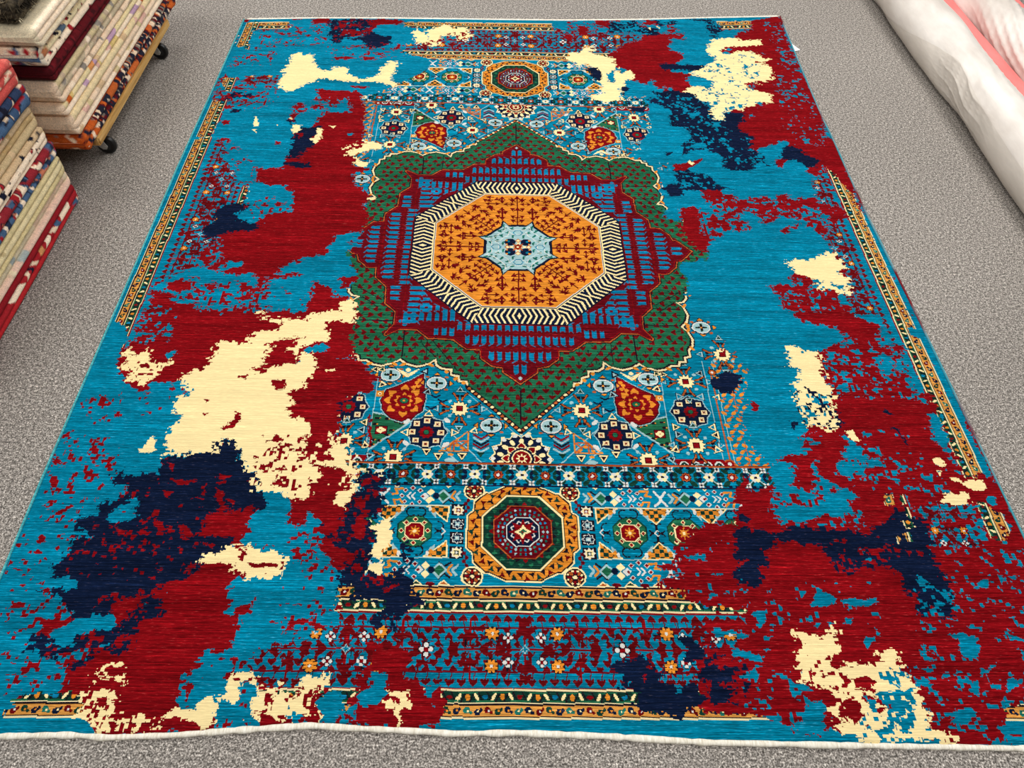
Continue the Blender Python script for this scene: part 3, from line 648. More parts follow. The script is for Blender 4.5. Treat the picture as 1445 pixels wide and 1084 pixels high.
class Ras:
    def __init__(s): s.a = np.zeros((NY, NX), np.uint8)
    def bb(s, x0, x1, y0, y1):
        i0 = max(0, int((x0-U0)/KN)-1); i1 = min(NX, int((x1-U0)/KN)+2)
        j0 = max(0, int((y0-V0)/KN)-1); j1 = min(NY, int((y1-V0)/KN)+2)
        if i1 <= i0 or j1 <= j0: return None
        return slice(j0, j1), slice(i0, i1)
    def put(s, sl, m, c, clip):
        if clip is not None: m = m & clip[sl]
        s.a[sl][m] = c
    def poly(s, P, c, clip=None):
        P = np.asarray(P, float)
        sl = s.bb(P[:, 0].min(), P[:, 0].max(), P[:, 1].min(), P[:, 1].max())
        if sl is None: return
        s.put(sl, inpoly(P, Xc[sl[1]][None, :], Yc[sl[0]][:, None]), c, clip)
    def ell(s, x, y, rx, ry, c, clip=None, rot=0):
        r = max(rx, ry); sl = s.bb(x-r, x+r, y-r, y+r)
        if sl is None: return
        dx = Xc[sl[1]][None, :]-x; dy = Yc[sl[0]][:, None]-y
        if rot:
            cs, sn = math.cos(rot), math.sin(rot); dx, dy = dx*cs+dy*sn, -dx*sn+dy*cs
        s.put(sl, (dx/rx)**2+(dy/ry)**2 <= 1, c, clip)
    def line(s, P, w, c, clip=None, closed=False):
        P = [tuple(p) for p in P]
        if closed: P = P+[P[0]]
        for (x0, y0), (x1, y1) in zip(P[:-1], P[1:]):
            sl = s.bb(min(x0, x1)-w, max(x0, x1)+w, min(y0, y1)-w, max(y0, y1)+w)
            if sl is None: continue
            X = Xc[sl[1]][None, :]; Y = Yc[sl[0]][:, None]
            dx, dy = x1-x0, y1-y0; L = dx*dx+dy*dy+1e-12
            t = np.clip(((X-x0)*dx+(Y-y0)*dy)/L, 0, 1)
            s.put(sl, (X-x0-t*dx)**2+(Y-y0-t*dy)**2 <= (w/2)**2, c, clip)
    def rect(s, x0, x1, y0, y1, c, clip=None):
        s.poly([(x0, y0), (x1, y0), (x1, y1), (x0, y1)], c, clip)
def inpoly(P, X, Y):
    ins = np.zeros(np.broadcast(X, Y).shape, bool)
    n = len(P)
    for i in range(n):
        x1, y1 = P[i]; x2, y2 = P[(i+1) % n]
        if y1 == y2: continue
        ins ^= ((y1 > Y) != (y2 > Y)) & (X < (x2-x1)*(Y-y1)/(y2-y1)+x1)
    return ins

D = Ras()
def ngon(x, y, rx, ry, n=8, rot=0):
    return [(x+rx*math.cos(rot+2*math.pi*i/n), y+ry*math.sin(rot+2*math.pi*i/n)) for i in range(n)]
def star(x, y, r1, r2, n, rot=0):
    return [(x+(r1 if i % 2 == 0 else r2)*math.cos(rot+math.pi*i/n), y+(r1 if i % 2 == 0 else r2)*math.sin(rot+math.pi*i/n)) for i in range(2*n)]
def octa(x, y, a, cut, b=None, cutb=None):
    b = b or a; cutb = cutb or cut
    return [(x-cut, y+b), (x+cut, y+b), (x+a, y+cutb), (x+a, y-cutb), (x+cut, y-b), (x-cut, y-b), (x-a, y-cutb), (x-a, y+cutb)]
def oct8(lst):
    """closed outline from the octant list running from the top axis to the diagonal"""
    q = [tuple(p) for p in lst]+[(b_, a_) for a_, b_ in lst[::-1]]
    out = q + [(x, -y) for x, y in q[::-1]]
    out = out + [(-x, y) for x, y in out[::-1]]
    return out
def arrow(x, y, dx, dy, L, w, c, clip=None, both=False, stem=.0045):
    n = math.hypot(dx, dy); dx /= n; dy /= n
    px, py = -dy, dx
    tip = (x+dx*L, y+dy*L)
    D.line([(x, y), tip], stem, c, clip)
    w *= 1.18; h = w*1.3
    def head(X_, Y_, s_):
        f = lambda a_, b_: (X_+dx*a_*h*s_+px*b_*w, Y_+dy*a_*h*s_+py*b_*w)
        D.poly([f(.25, 0), f(-.45, .55), f(-1.05, 1.05), f(-.78, .25), f(-.78, -.25), f(-1.05, -1.05), f(-.45, -.55)], c, clip)
    head(*tip, 1)
    if both: head(x, y, -1)
def leaf(x, y, dx, dy, s, c, clip=None):
    """small three pointed leaf head"""
    px, py = -dy, dx
    f = lambda a_, b_: (x+dx*a_*s+px*b_*s, y+dy*a_*s+py*b_*s)
    D.poly([f(1, 0), f(.45, .55), f(-.2, 1), f(-.75, .8), f(-.45, .3), f(-.45, -.3), f(-.75, -.8), f(-.2, -1), f(.45, -.55)], c, clip)
rng = random.Random(3)

# ---- ground of the patterned areas
D.a[:] = T
# ---- borders: stripes
def stripes(vertical, p_in, p_mid, p_out, q0, q1, sign, p_red=None):
    """gold + green guard stripes between p_in (green side) and p_out (gold side); q0..q1 along"""
    def rc(a0, a1, c, qa=q0, qb=q1):
        lo, hi = min(a0, a1)*1.0, max(a0, a1)*1.0
        if vertical: D.rect(lo, hi, qa, qb, c)
        else: D.rect(qa, qb, lo, hi, c)
    P = lambda a_, q: (a_, q) if vertical else (q, a_)
    d = 1 if p_out > p_in else -1
    rc(p_in-d*.004, p_in, R); rc(p_in, p_in+d*.0036, C2); rc(p_in+d*.0036, p_mid-d*.004, GD)
    rc(p_mid-d*.0045, p_mid-d*.001, C2); rc(p_mid-d*.001, p_mid+d*.0025, K)
    rc(p_mid+d*.0025, p_out-d*.003, GB); rc(p_out-d*.003, p_out, K); rc(p_out, p_out+d*.0034, C2)
    gm = (p_in+p_mid)/2; om = (p_mid+p_out)/2; wg = abs(p_mid-p_in); wo = abs(p_out-p_mid)
    q = q0; i = 0
    while q < q1:
        k_ = i % 4
        if vertical: rot = [.6, 0, -.6, 0][k_]+math.pi/2
        else: rot = [.9, 0, -.9, 0][k_]+math.pi/2*0
        x, y = P(gm, q)
        if k_ in (0, 2):
            r_ = (math.pi/2-.55 if k_ == 0 else math.pi/2+.55)
            if vertical: r_ -= math.pi/2
            D.ell(x, y, wg*.30, wg*.11, C, None, r_)
        elif k_ == 1:
            D.ell(x, y, wg*.2 if vertical else wg*.17, wg*.17 if vertical else wg*.22, O)
        else:
            D.ell(x, y, wg*.2, wg*.14, B if i % 8 == 3 else R)
        sgn = 1 if (i//2) % 2 else -1
        D.line([P(gm-sgn*wg*.28, q), P(gm-sgn*wg*.28, q+.02)], .0035, G); D.line([P(gm+sgn*wg*.3, q+.004), P(gm-sgn*wg*.2, q+.012)], .003, K)
        q += .0185; i += 1
    q = q0; i = 0
    while q < q1:
        s_ = 1 if i % 2 else -1
        x, y = P(om+s_*wo*.08, q)
        c1 = [NV, R2, GD, NV, TG][i % 5]
        D.ell(x, y, wo*.26, wo*.26, c1)
        x, y = P(om-s_*wo*.10, q+.008); D.ell(x, y, wo*.14, wo*.14, c1)
        x, y = P(om+s_*wo*.02, q+.002); D.ell(x, y, wo*.09, wo*.09, [C, W, O, O, C][i % 5])
        q += .0215; i += 1
# field of red stems between the stripes, generic along t (0 across centre)
def plant_field(vertical, mid, half, t0, t1, centres, singles):
    P = (lambda a_, t: (mid+a_, t)) if vertical else (lambda a_, t: (t, mid+a_))
    dirv = (lambda s: (s, 0)) if vertical else (lambda s: (0, s))
    sl = lambda x, y: None
    def lf(a_, t, s, sz=.0125, c=R2):
        x, y = P(a_, t); dx, dy = dirv(s); leaf(x, y, dx, dy, sz, c)
    def lt(a_, t, s, sz=.0135):
        x, y = P(a_, t); leaf(x, y, (0 if vertical else s), (s if vertical else 0), sz, R2)
    t = t0
    while t < t1:
        lf(half-.015, t, 1, .0102); lf(-half+.015, t, -1, .0102)
        D.line([P(half-.015, t), P(half-.034, t+.004)], .0025, M); D.line([P(-half+.015, t), P(-half+.034, t+.004)], .0025, M)
        t += .0250
    t = t0+.02; i = 0
    while t < t1:
        lf(.028, t, 1, .0098); lf(-.028, t, -1, .0098)
        lf(.044 if i % 2 else .041, t+.012, -1 if i % 3 else 1, .0088); lf(-.042, t+.012, 1 if i % 3 else -1, .0088)
        D.line([P(.028, t), P(.006, t+.016)], .003, R2); D.line([P(-.028, t), P(-.006, t+.016)], .003, R2)
        lt(.012, t+.006, 1 if i % 2 else -1, .0085)
        lt(-.012, t+.006, 1 if i % 2 else -1, .0085)
        t += .0290; i += 1
    for i in range(int((t1-t0)/(.006 if vertical else .012))):
        t = rng.uniform(t0, t1); a_ = rng.uniform(-half+.03, half-.03); x, y = P(a_, t); k_ = rng.choice([(1, 0), (-1, 0), (0, 1), (0, -1)])
        leaf(x, y, *k_, rng.uniform(.0055, .0085), R2)
        D.line([(x, y), (x-k_[0]*.014, y-k_[1]*.014)], .0028, rng.choice([R2, M, K]))
    D.line([P(half-.036, t0), P(half-.036, t1)], .0035, M); D.line([P(-half+.036, t0), P(-half+.036, t1)], .0035, M)
    for c0 in centres:
        D.line([P(0, c0-.16), P(0, c0+.16)], .005, R)
        D.line([P(-half+.02, c0), P(half-.02, c0)], .0055, R)
        for s in (1, -1):
            lt(0, c0+s*.055, -s, .016); lt(0, c0+s*.086, s, .016); lt(0, c0+s*.155, s, .017)
            lf(s*.04, c0, s, .017); lf(s*.062, c0, s, .014)
            D.line([P(s*.065, c0+.12), P(s*.01, c0+.12)], .005, R); D.line([P(s*.065, c0-.12), P(s*.01, c0-.12)], .005, R)
            lf(s*.03, c0+.12, -s, .014); lf(s*.03, c0-.12, -s, .014)
        x, y = P(0, c0); D.poly(star(x, y, .012, .006, 4), A); D.poly(star(x, y, .009, .004, 4), T)
        for s in (1, -1):
            for s2 in (1, -1):
                x, y = P(s2*.0365, c0+s*.072); gold_flower(x, y, .72 if vertical else 1)
                x, y = P(s2*.027, c0+s*.037); white_flower(x, y, .0085 if vertical else .012)
    for c0 in singles:
        x, y = P(0, c0); white_flower(x, y, .011 if vertical else .0165)
def gold_flower(x, y, q=1.0):
    D.ell(x, y, .0158*q, .0158*q, K)
    for i in range(8):
        a_ = i*math.pi/4+.39
        D.ell(x+.0095*q*math.cos(a_), y+.0095*q*math.sin(a_), .0058*q, .0034*q, O, None, a_)
    D.ell(x, y, .0035*q, .004*q, W)
def white_flower(x, y, r):
    for dx, dy in ((1, 0), (-1, 0), (0, 1), (0, -1)):
        D.rect(x+dx*r*.62-r*.42, x+dx*r*.62+r*.42, y+dy*r*.62-r*.42, y+dy*r*.62+r*.42, K)
    for dx, dy in ((1, 0), (-1, 0), (0, 1), (0, -1)):
        D.ell(x+dx*r*.62, y+dy*r*.62, r*.33, r*.33, W)
    D.ell(x, y, r*.32, r*.32, R)

BO = .013                                   # the border sits a little right of the medallion
units = [i*.39 for i in range(-3, 4)]
for sy in (1, -1):
    plant_field(False, sy*1.321, .084, -1.1+BO, 1.1+BO, units, [.215, -.215, .6, -.6, 1.0, -1.0])
vun = [-1.09, -.706, -.32, 0.03, .32, .706, 1.09]
for sx in (1, -1):
    plant_field(True, sx*1.047+BO+.003*sx, .08, -1.4, 1.4, vun, [-.51, .51])
for sy in (1, -1):
    stripes(False, sy*1.237, sy*1.2065, sy*1.176, -.97, .99, 1)
    stripes(False, sy*1.4055, sy*1.436, sy*1.462, -1.19+BO, 1.19+BO, 1)
for sx in (1, -1):
    stripes(True, sx*.967+BO, sx*.938+BO, sx*.91+BO, -1.237, 1.237, 1)
    stripes(True, sx*1.146+BO, sx*1.174+BO, sx*1.199+BO, -1.462, 1.462, 1)

# ---- outer panels with the small medallions
def diamond(x, y, r, c, rim=None, ry=None):
    ry = ry or r
    if rim is not None: D.poly([(x-r*1.5, y), (x, y+ry*1.5), (x+r*1.5, y), (x, y-ry*1.5)], rim)
    D.poly([(x-r, y), (x, y+ry), (x+r, y), (x, y-ry)], c)
def checker(P, x0, y0, q=.0105):
    P = np.array(P); sl = D.bb(P[:, 0].min(), P[:, 0].max(), P[:, 1].min(), P[:, 1].max())
    m = inpoly(P, Xc[sl[1]][None, :], Yc[sl[0]][:, None])
    ch = ((np.floor((Xc[sl[1]][None, :]-x0)/q)+np.floor((Yc[sl[0]][:, None]-y0)/q)) % 2).astype(int)
    D.a[sl][m & (ch == 0)] = O; D.a[sl][m & (ch == 1)] = GD
    D.line(P, .0035, C, None, True)
def rosette(x, y, r):
    D.poly(ngon(x, y, r, r, 12), C); D.poly(ngon(x, y, r*.84, r*.84, 12), K)
    for i in range(8):
        a_ = i*math.pi/4
        D.ell(x+r*.48*math.cos(a_), y+r*.48*math.sin(a_), r*.2, r*.13, R if i % 2 == 0 else O2, None, a_)
        D.ell(x+r*.62*math.cos(a_+.39), y+r*.62*math.sin(a_+.39), r*.1, r*.1, C)
    D.ell(x, y, r*.17, r*.17, C)
def vtile(x, y, c1, c2):
    D.rect(x-.0165, x+.0165, y-.0155, y+.0155, K); D.poly(star(x, y, .0165, .011, 8), W); D.poly(star(x, y, .0135, .009, 8), c1)
    D.poly(star(x, y, .009, .005, 4, .78), c2); D.ell(x, y, .003, .003, W)
def panel(s):
    cy = s*1.035
    Y = lambda d: cy+s*d*-1                 # d>0 : towards the rug's centre
    pl = lambda pts_: [(x, Y(y)) for x, y in pts_]
    for sx in (1, -1):
        X = lambda x: sx*x
        for row, rs in ((.096, 1), (-.101, -1)):
            for cx in (.0, .215):
                # fish-arrow, green diamond, diamonds, ring, zigzag
                x0 = cx
                for k_ in range(2): D.line([(X(x0+.156+k_*.012), Y(row+.012)), (X(x0+.166+k_*.012), Y(row)), (X(x0+.156+k_*.012), Y(row-.012))], .006, [A, O][k_])
                D.line([(X(x0+.172), Y(row+.018)), (X(x0+.186), Y(row+.008)), (X(x0+.198), Y(row+.02))], .005, K)
                D.line([(X(x0+.172), Y(row-.018)), (X(x0+.186), Y(row-.008)), (X(x0+.198), Y(row-.02))], .005, K)
                diamond(X(x0+.198), Y(row), .0135, G, A)
                D.ell(X(x0+.216), Y(row), .008, .009, NV)
                diamond(X(x0+.230), Y(row+.011), .0105, C); diamond(X(x0+.230), Y(row-.011), .0105, C); diamond(X(x0+.244), Y(row), .0105, W)
                for i in range(8):
                    a_ = i*math.pi/4
                    diamond(X(x0+.274+.0265*math.cos(a_)), Y(row+.0225*math.sin(a_)), .0045, R, W)
                D.line([(X(x0+.268), Y(row+.009)), (X(x0+.276), Y(row)), (X(x0+.268), Y(row-.009))], .004, W)
                D.line([(X(x0+.279), Y(row+.009)), (X(x0+.287), Y(row)), (X(x0+.279), Y(row-.009))], .004, W)
                D.line([(X(x0+.298), Y(row+.020)), (X(x0+.318), Y(row+.022)), (X(x0+.312), Y(row+.008)), (X(x0+.324), Y(row+.006))], .0055, O)
                D.line([(X(x0+.298), Y(row-.020)), (X(x0+.306), Y(row-.010)), (X(x0+.32), Y(row-.010)), (X(x0+.316), Y(row-.022))], .0055, O)
                D.line([(X(x0+.334), Y(row+.02)), (X(x0+.348), Y(row+.004)), (X(x0+.348), Y(row-.004)), (X(x0+.334), Y(row-.02))], .006, W)
                D.line([(X(x0+.362), Y(row+.02)), (X(x0+.350), Y(row+.004)), (X(x0+.350), Y(row-.004)), (X(x0+.362), Y(row-.02))], .006, W)
            for i, x in enumerate((.185, .25, .315, .4, .465)):
                c_ = [O2, GD, R, O2, GD][i]
                yy = row+rs*.034
                D.poly([(X(x-.015), Y(yy+rs*.003)), (X(x+.015), Y(yy+rs*.003)), (X(x), Y(yy-rs*.010))], C); D.poly([(X(x-.010), Y(yy+rs*.002)), (X(x+.010), Y(yy+rs*.002)), (X(x), Y(yy-rs*.006))], c_)
                D.ell(X(x+.032), Y(yy), .011, .005, M)
        D.line([(X(.17), Y(.069)), (X(.56), Y(.069))], .003, A); D.line([(X(.17), Y(-.07)), (X(.56), Y(-.07))], .003, A)
        for yt in (1, -1):
            checker([(X(.182), Y(yt*.068)), (X(.236), Y(yt*.068)), (X(.184), Y(yt*.026))], .182, cy)
            checker([(X(.286), Y(yt*.068)), (X(.374), Y(yt*.068)), (X(.33), Y(yt*.024))], .285, cy)
            checker([(X(.424), Y(yt*.068)), (X(.51), Y(yt*.068)), (X(.467), Y(yt*.026))], .425, cy)
        for x in (.262, .396, .53):
            D.poly(octa(X(x), cy, .042, .018), GD); D.poly(octa(X(x), cy, .039, .017), G)
            for i in range(8):
                a_ = i*math.pi/4
                diamond(X(x)+.0315*math.cos(a_), cy+.0315*math.sin(a_), .0048, R, C)
            D.poly(octa(X(x), cy, .0235, .012), C); D.poly(octa(X(x), cy, .0205, .011), R)
            D.poly(star(X(x), cy, .0165, .007, 8), O); D.ell(X(x), cy, .004, .004, C)
            for yt in (1, -1):
                for q in (1, -1):
                    arc = [(X(x)+q*(.012+.012*math.cos(a_)), Y(yt*(.052+.012*math.sin(a_)))) for a_ in np.linspace(-2.2, 2.0, 9)]
                    D.line(arc, .0035, K)
                    D.poly([(X(x)+q*.036, Y(yt*.05)), (X(x)+q*.05, Y(yt*.034)), (X(x)+q*.05, Y(yt*.05))], A)
                    D.ell(X(x)+q*.043, Y(yt*.055), .005, .007, O)
                    D.ell(X(x)+q*.034, Y(yt*.06), .004, .007, W)
            for q in (1, -1):
                for yt in (1, -1):
                    arc = [(X(x)+q*(.058+.011*math.cos(a_)), Y(yt*(.013+.012*math.sin(a_)))) for a_ in np.linspace(-2.6, 1.8, 9)]
                    D.line(arc, .0035, K)
                D.line([(X(x)+q*.066, cy+.008), (X(x)+q*.074, cy), (X(x)+q*.066, cy-.008)], .003, W)
        for i, d in enumerate((.057, .019, -.018, -.056)):
            vtile(X(.159), Y(d), [O2, W, W, O2][i] if 0 else [C, NV, NV, C][i], [R, A, A, GD][i])
        rosette(X(.1205), Y(.111), .0265); rosette(X(.1205), Y(-.116), .0265)
        for d in (.085, -.09):
            D.line([(X(.138), Y(d)), (X(.138), Y(d*.6))], .003, M)
            for k_ in range(4): D.ell(X(.134+.008*(k_ % 2)), Y(d*(1-.12*k_)), .004, .005, M)
    # the medallion
    big = [(.04, .125), (.082, .105), (.09, .105), (.117, .079), (.119, .055), (.134, .042)]
    q = big+[(x, -y) for x, y in big[::-1]]; q = q+[(-x, y) for x, y in q[::-1]]
    gp = [(x, cy+y) for x, y in q]
    D.poly([(x*1.035, cy+(y-cy)*1.035) for x, y in gp], C); D.poly([(x*1.01, cy+(y-cy)*1.01) for x, y in gp], K); D.poly([(x*.985, cy+(y-cy)*.985) for x, y in gp], O)
    for i in range(54):
        a_ = i*2*math.pi/54; rr = .112+.010*(i % 2)
        D.poly(star(rr*math.cos(a_)*1.03, cy+rr*math.sin(a_), .0105, .004, 3, a_+i), [K, R2, K, GD][i % 4])
    def oc(a_, c_): D.poly(octa(0, cy, a_, a_*.42), c_)
    oc(.102, K); oc(.1, C); oc(.096, GD)
    gm = np.zeros_like(D.a, bool); gsl = D.bb(-.1, .1, cy-.1, cy+.1)
    for i in range(46):
        a_ = i*2*math.pi/46; rr = .082+(-.006 if i % 2 else .006)
        leaf(rr*math.cos(a_), cy+rr*math.sin(a_), math.cos(a_), math.sin(a_), .0062, [G, K, G, R][i % 4])
    oc(.072, O2); oc(.069, M)
    for rr, n_ in ((.06, 30), (.049, 26)):
        for i in range(n_):
            a_ = i*2*math.pi/n_; D.ell(rr*math.cos(a_), cy+rr*math.sin(a_), .0030, .0036, [A, TG, B][i % 3])
    oc(.042, K); oc(.040, W); oc(.037, NV)
    D.poly(star(0, cy, .036, .019, 8), R); D.poly(star(0, cy, .02, .010, 4), C); D.poly(star(0, cy, .011, .005, 4), G); D.ell(0, cy, .003, .003, R)
    for i in range(8):
        a_ = i*math.pi/4+.39; D.line([(.026*math.cos(a_-.2), cy+.026*math.sin(a_-.2)), (.031*math.cos(a_), cy+.031*math.sin(a_)), (.026*math.cos(a_+.2), cy+.026*math.sin(a_+.2))], .003, W)
panel(1); panel(-1)

# ---- garlands
def garland(s):
    y0, y1 = s*.842, s*.907; ym = (y0+y1)/2
    D.rect(-.68, .68, min(y0, y1), max(y0, y1), T)
    for i in range(-11, 12):
        x = i*.0605
        for sx in (1, -1):
            for sy in (1, -1):
                D.ell(x+sx*.017, ym+sy*.019, .012, .0065, GD, None, sx*sy*.7)
                D.ell(x+sx*.026, ym+sy*.008, .0055, .009, GD if i % 2 else NV, None, -sx*sy*.6)
                D.ell(x+sx*.009, ym+sy*.027, .006, .004, NV)
    for i in range(-11, 12):
        x = i*.0605
        if i % 2 == 0:
            for sx in (1, -1):
                for sy in (1, -1):
                    D.line([(x, ym), (x+sx*.02, ym+sy*.02)], .003, A)
                    D.poly(star(x+sx*.024, ym+sy*.023, .010, .006, 4, .78), W); D.poly(star(x+sx*.024, ym+sy*.023, .006, .0025, 4, 0), K)
            for k_ in range(6):
                a_ = k_*math.pi/3; D.ell(x+.009*math.cos(a_), ym+.009*math.sin(a_), .0058, .005, C if k_ % 2 else W)
            D.ell(x, ym, .004, .004, K)
        else:
            D.ell(x, ym, .0135, .014, K); D.poly(star(x, ym, .0135, .010, 8), O2); D.poly(star(x, ym, .0115, .007, 8), R); D.ell(x, ym, .0045, .0045, W)
    for yy in (y0,): D.line([(-.68, yy), (.68, yy)], .0045, O2); D.line([(-.68, yy-s*.003), (.68, yy-s*.003)], .003, M)
    D.line([(-.68, y1), (.68, y1)], .003, NV)

# ---- star field
def aquaflower(x, y):
    D.ell(x, y, .0315, .0265, NV); D.ell(x, y, .0285, .0235, W); D.ell(x, y, .025, .020, A)
    for dx, dy in ((1, 0), (-1, 0), (0, 1), (0, -1)):
        D.ell(x+dx*.0075, y+dy*.0065, .0052 if dx else .0042, .0042 if dx else .0052, K)
        D.ell(x+dx*.0145, y+dy*.0125, .004, .004, GD)
        px, py = -dy, dx
        D.poly([(x+dx*.050, y+dy*.041), (x+dx*.033+px*.013, y+dy*.027+py*.013), (x+dx*.033-px*.013, y+dy*.027-py*.013)], NV); D.poly([(x+dx*.046, y+dy*.037), (x+dx*.036+px*.009, y+dy*.029+py*.009), (x+dx*.036-px*.009, y+dy*.029-py*.009)], O)
    for sx in (1, -1):
        for sy in (1, -1): D.ell(x+sx*.027, y+sy*.022, .0055, .004, O2)
    D.ell(x, y, .0032, .0032, O)
def tri(x, y, dx, dy, s, rim, fill):
    px, py = -dy, dx
    f = lambda k_: [(x+dx*s*k_, y+dy*s*k_), (x-dx*s*.7*k_+px*s*k_, y-dy*s*.7*k_+py*s*k_), (x-dx*s*.7*k_-px*s*k_, y-dy*s*.7*k_-py*s*k_)]
    D.poly(f(1.25), NV); D.poly(f(1), rim); D.poly(f(.58), fill)
def sunburst(x, y, tris=True):
    for k_ in range(4):
        a_ = k_*math.pi/2; c_, s_ = math.cos(a_), math.sin(a_)
        f = lambda u, v_: (x+c_*u-s_*v_, y+s_*u+c_*v_)
        for sg in (1, -1):
            D.line([f(.030, sg*.006), f(.038, sg*.008), f(.0535, sg*.019)], .0085, K)
            D.line([f(.030, sg*.006), f(.038, sg*.008), f(.052, sg*.018)], .0048, O2)
            D.ell(*f(.044, sg*.0055), .0055, .0045, K)
        if tris:
            tx, ty = f(.066, 0); tri(tx, ty, c_, s_, .0115, A, GD if k_ % 2 else T)
    for sx in (1, -1):
        for sy in (1, -1): D.ell(x+sx*.0265, y+sy*.0255, .005, .005, A)
    D.poly(star(x, y, .0295, .0215, 12, .13), NV); D.poly(star(x, y, .0265, .0185, 12, .13), C)
    D.rect(x-.0095, x+.0095, y-.0095, y+.0095, K); D.rect(x-.007, x+.007, y-.007, y+.007, R)
def darkros(x, y):
    D.poly(star(x, y, .058, .05, 8, 0), A); D.poly(star(x, y, .0555, .047, 8, 0), NV)
    for k_ in range(8):
        a_ = k_*math.pi/4; X_, Y_ = x+.038*math.cos(a_), y+.038*math.sin(a_)
        D.rect(X_-.0078, X_+.0078, Y_-.0078, Y_+.0078, C2); D.poly(star(X_, Y_, .0065, .003, 4, .78), O2); D.ell(X_, Y_, .0022, .0022, NV)
    D.poly(star(x, y, .0215, .0165, 10), R); D.ell(x, y, .0085, .0085, K); D.ell(x, y, .007, .007, G)
def gouts(P, c, w, n):
    pass
def starfield(sx, s):
    P = lambda x, y: (sx*x, s*y)
    # lattice lines
    for l in ([(.0, .76), (.16, .60)], [(.10, .842), (.24, .69), (.4, .53)], [(.16, .842), (.257, .745)], [(.257, .745), (.35, .842)], [(.257, .745), (.16, .66)], [(.4, .842), (.4, .50)], [(.53, .842), (.53, .48)], [(.56, .842), (.56, .48)]):
        D.line([P(*a_) for a_ in l], .0028, A)
    # far column of gold sprigs
    D.line([P(.548, .5), P(.548, .842)], .0025, O2); D.line([P(.66, .3), P(.66, .842)], .0025, O2)
    for j in range(18):
        for i in range(4):
            x = .566+i*.0255+(.006 if j % 2 else -.004); y = .838-j*.0215
            D.ell(x*sx, y*s, .0088, .0050, O, None, .7 if (i+j) % 2 else -.7)
            D.ell(x*sx+.009, y*s+.008, .0045, .003, O2)
    for j in range(4):
        D.line([P(.6+.02*(j % 2), .838-.09*j), P(.6, .76-.09*j)], .002, O2)
    D.ell(*P(.545, .832), .016, .014, O2); D.ell(*P(.545, .832), .012, .010, R); D.ell(*P(.545, .832), .005, .005, W)
    D.ell(*P(.553, .52), .013, .012, K); D.ell(*P(.553, .52), .010, .009, O2); D.ell(*P(.553, .52), .004, .004, W)
    # red strip with white arches
    D.poly([P(.395, .818), P(.41, .842), P(.54, .842), P(.53, .818)], R)
    for i in range(4):
        x = .425+i*.031
        D.ell(sx*x, s*.842, .0135, .017, W); D.ell(sx*x, s*.842, .010, .0125, GD); D.ell(sx*x, s*.842, .004, .006, W)
    D.rect(min(sx*.39, sx*.55), max(sx*.39, sx*.55), min(s*.842, s*.864), max(s*.842, s*.864), T)
    # green triangles
    gt = [P(.400, .678), P(.292, .71), P(.402, .808)]
    D.poly(gt, A); D.poly([P(.398, .684), P(.301, .711), P(.399, .798)], G)
    for x, y in ((.385, .70), (.36, .703), (.335, .712), (.39, .77), (.375, .775), (.345, .74), (.32, .717), (.392, .785), (.39, .72), (.355, .755)):
        D.ell(sx*x, s*y, .008, .004, K); D.ell(sx*x+.005, s*y, .0025, .002, O)
    D.rect(sx*.373-.016, sx*.373+.016, s*.74-.014, s*.74+.014, K); D.rect(sx*.373-.014, sx*.373+.014, s*.74-.012, s*.74+.012, R)
    for dx, dy in ((1, 0), (-1, 0), (0, 1), (0, -1)): D.ell(sx*.373+dx*.007, s*.74+dy*.006, .005, .0045, C)
    # red palmette
    pal = [(.275, .543), (.268, .60), (.264, .635), (.268, .655), (.268, .675), (.283, .687), (.296, .704), (.312, .704), (.32, .71), (.334, .706), (.35, .70), (.366, .685), (.378, .668), (.378, .655), (.384, .64), (.377, .622), (.371, .604), (.345, .592), (.31, .57)]
    cx, cy = .32, .64
    D.poly([P(cx+(x-cx)*1.09, cy+(y-cy)*1.08) for x, y in pal], A); D.poly([P(cx+(x-cx)*1.05, cy+(y-cy)*1.04) for x, y in pal], K)
    D.poly([P(*q) for q in pal], R)
    for dx, dy, L in ((0, -.045, .03), (0, .045, .03), (.045, 0, .025), (-.038, 0, .022), (.035, .03, .02), (-.032, .03, .02), (.035, -.025, .02), (-.03, -.03, .02)):
        x, y = P(cx+dx, cy+dy); n_ = math.hypot(dx, dy)
        leaf(x, y, sx*dx/n_, s*dy/n_, .0125, O)
        x, y = P(cx+dx*.5, cy+dy*.5); leaf(x, y, sx*dx/n_, s*dy/n_, .006, O)
    for x, y in ((.29, .575), (.284, .588), (.298, .592), (.283, .565)): D.ell(sx*x, s*y, .0065, .0055, O)
    D.line([P(.284, .565), P(.3, .61)], .004, O)
    D.ell(sx*cx, s*cy, .0125, .010, K); D.ell(sx*cx, s*cy, .011, .0085, G); D.ell(sx*cx, s*cy, .003, .003, O)
    # gold lattice triangle
    g = [P(.141, .741), P(.141, .804), P(.214, .804)]
    D.line(g, .004, O, None, True)
    for l in ([(.141, .772), (.178, .772), (.178, .804)], [(.141, .804), (.178, .772)], [(.141, .772), (.16, .79), (.15, .804)], [(.178, .772), (.196, .804)]): D.line([P(*a_) for a_ in l], .0045, O2)
    for x, y in ((.155, .795), (.17, .785), (.19, .797)): D.ell(sx*x, s*y, .006, .004, O)
    # red/green bird figure by the half rosette
    for k_, (yy, c_) in enumerate(((.758, R), (.768, A), (.778, K), (.788, R), (.80, A))):
        D.line([P(.086, yy-.008), P(.106, yy+.006), P(.126, yy-.008)], .0055, c_)
    D.poly([P(.095, .806), P(.118, .806), P(.107, .822)], GD)
    # flowers
    darkros(*P(.252, .745)); darkros(*P(.468, .664))
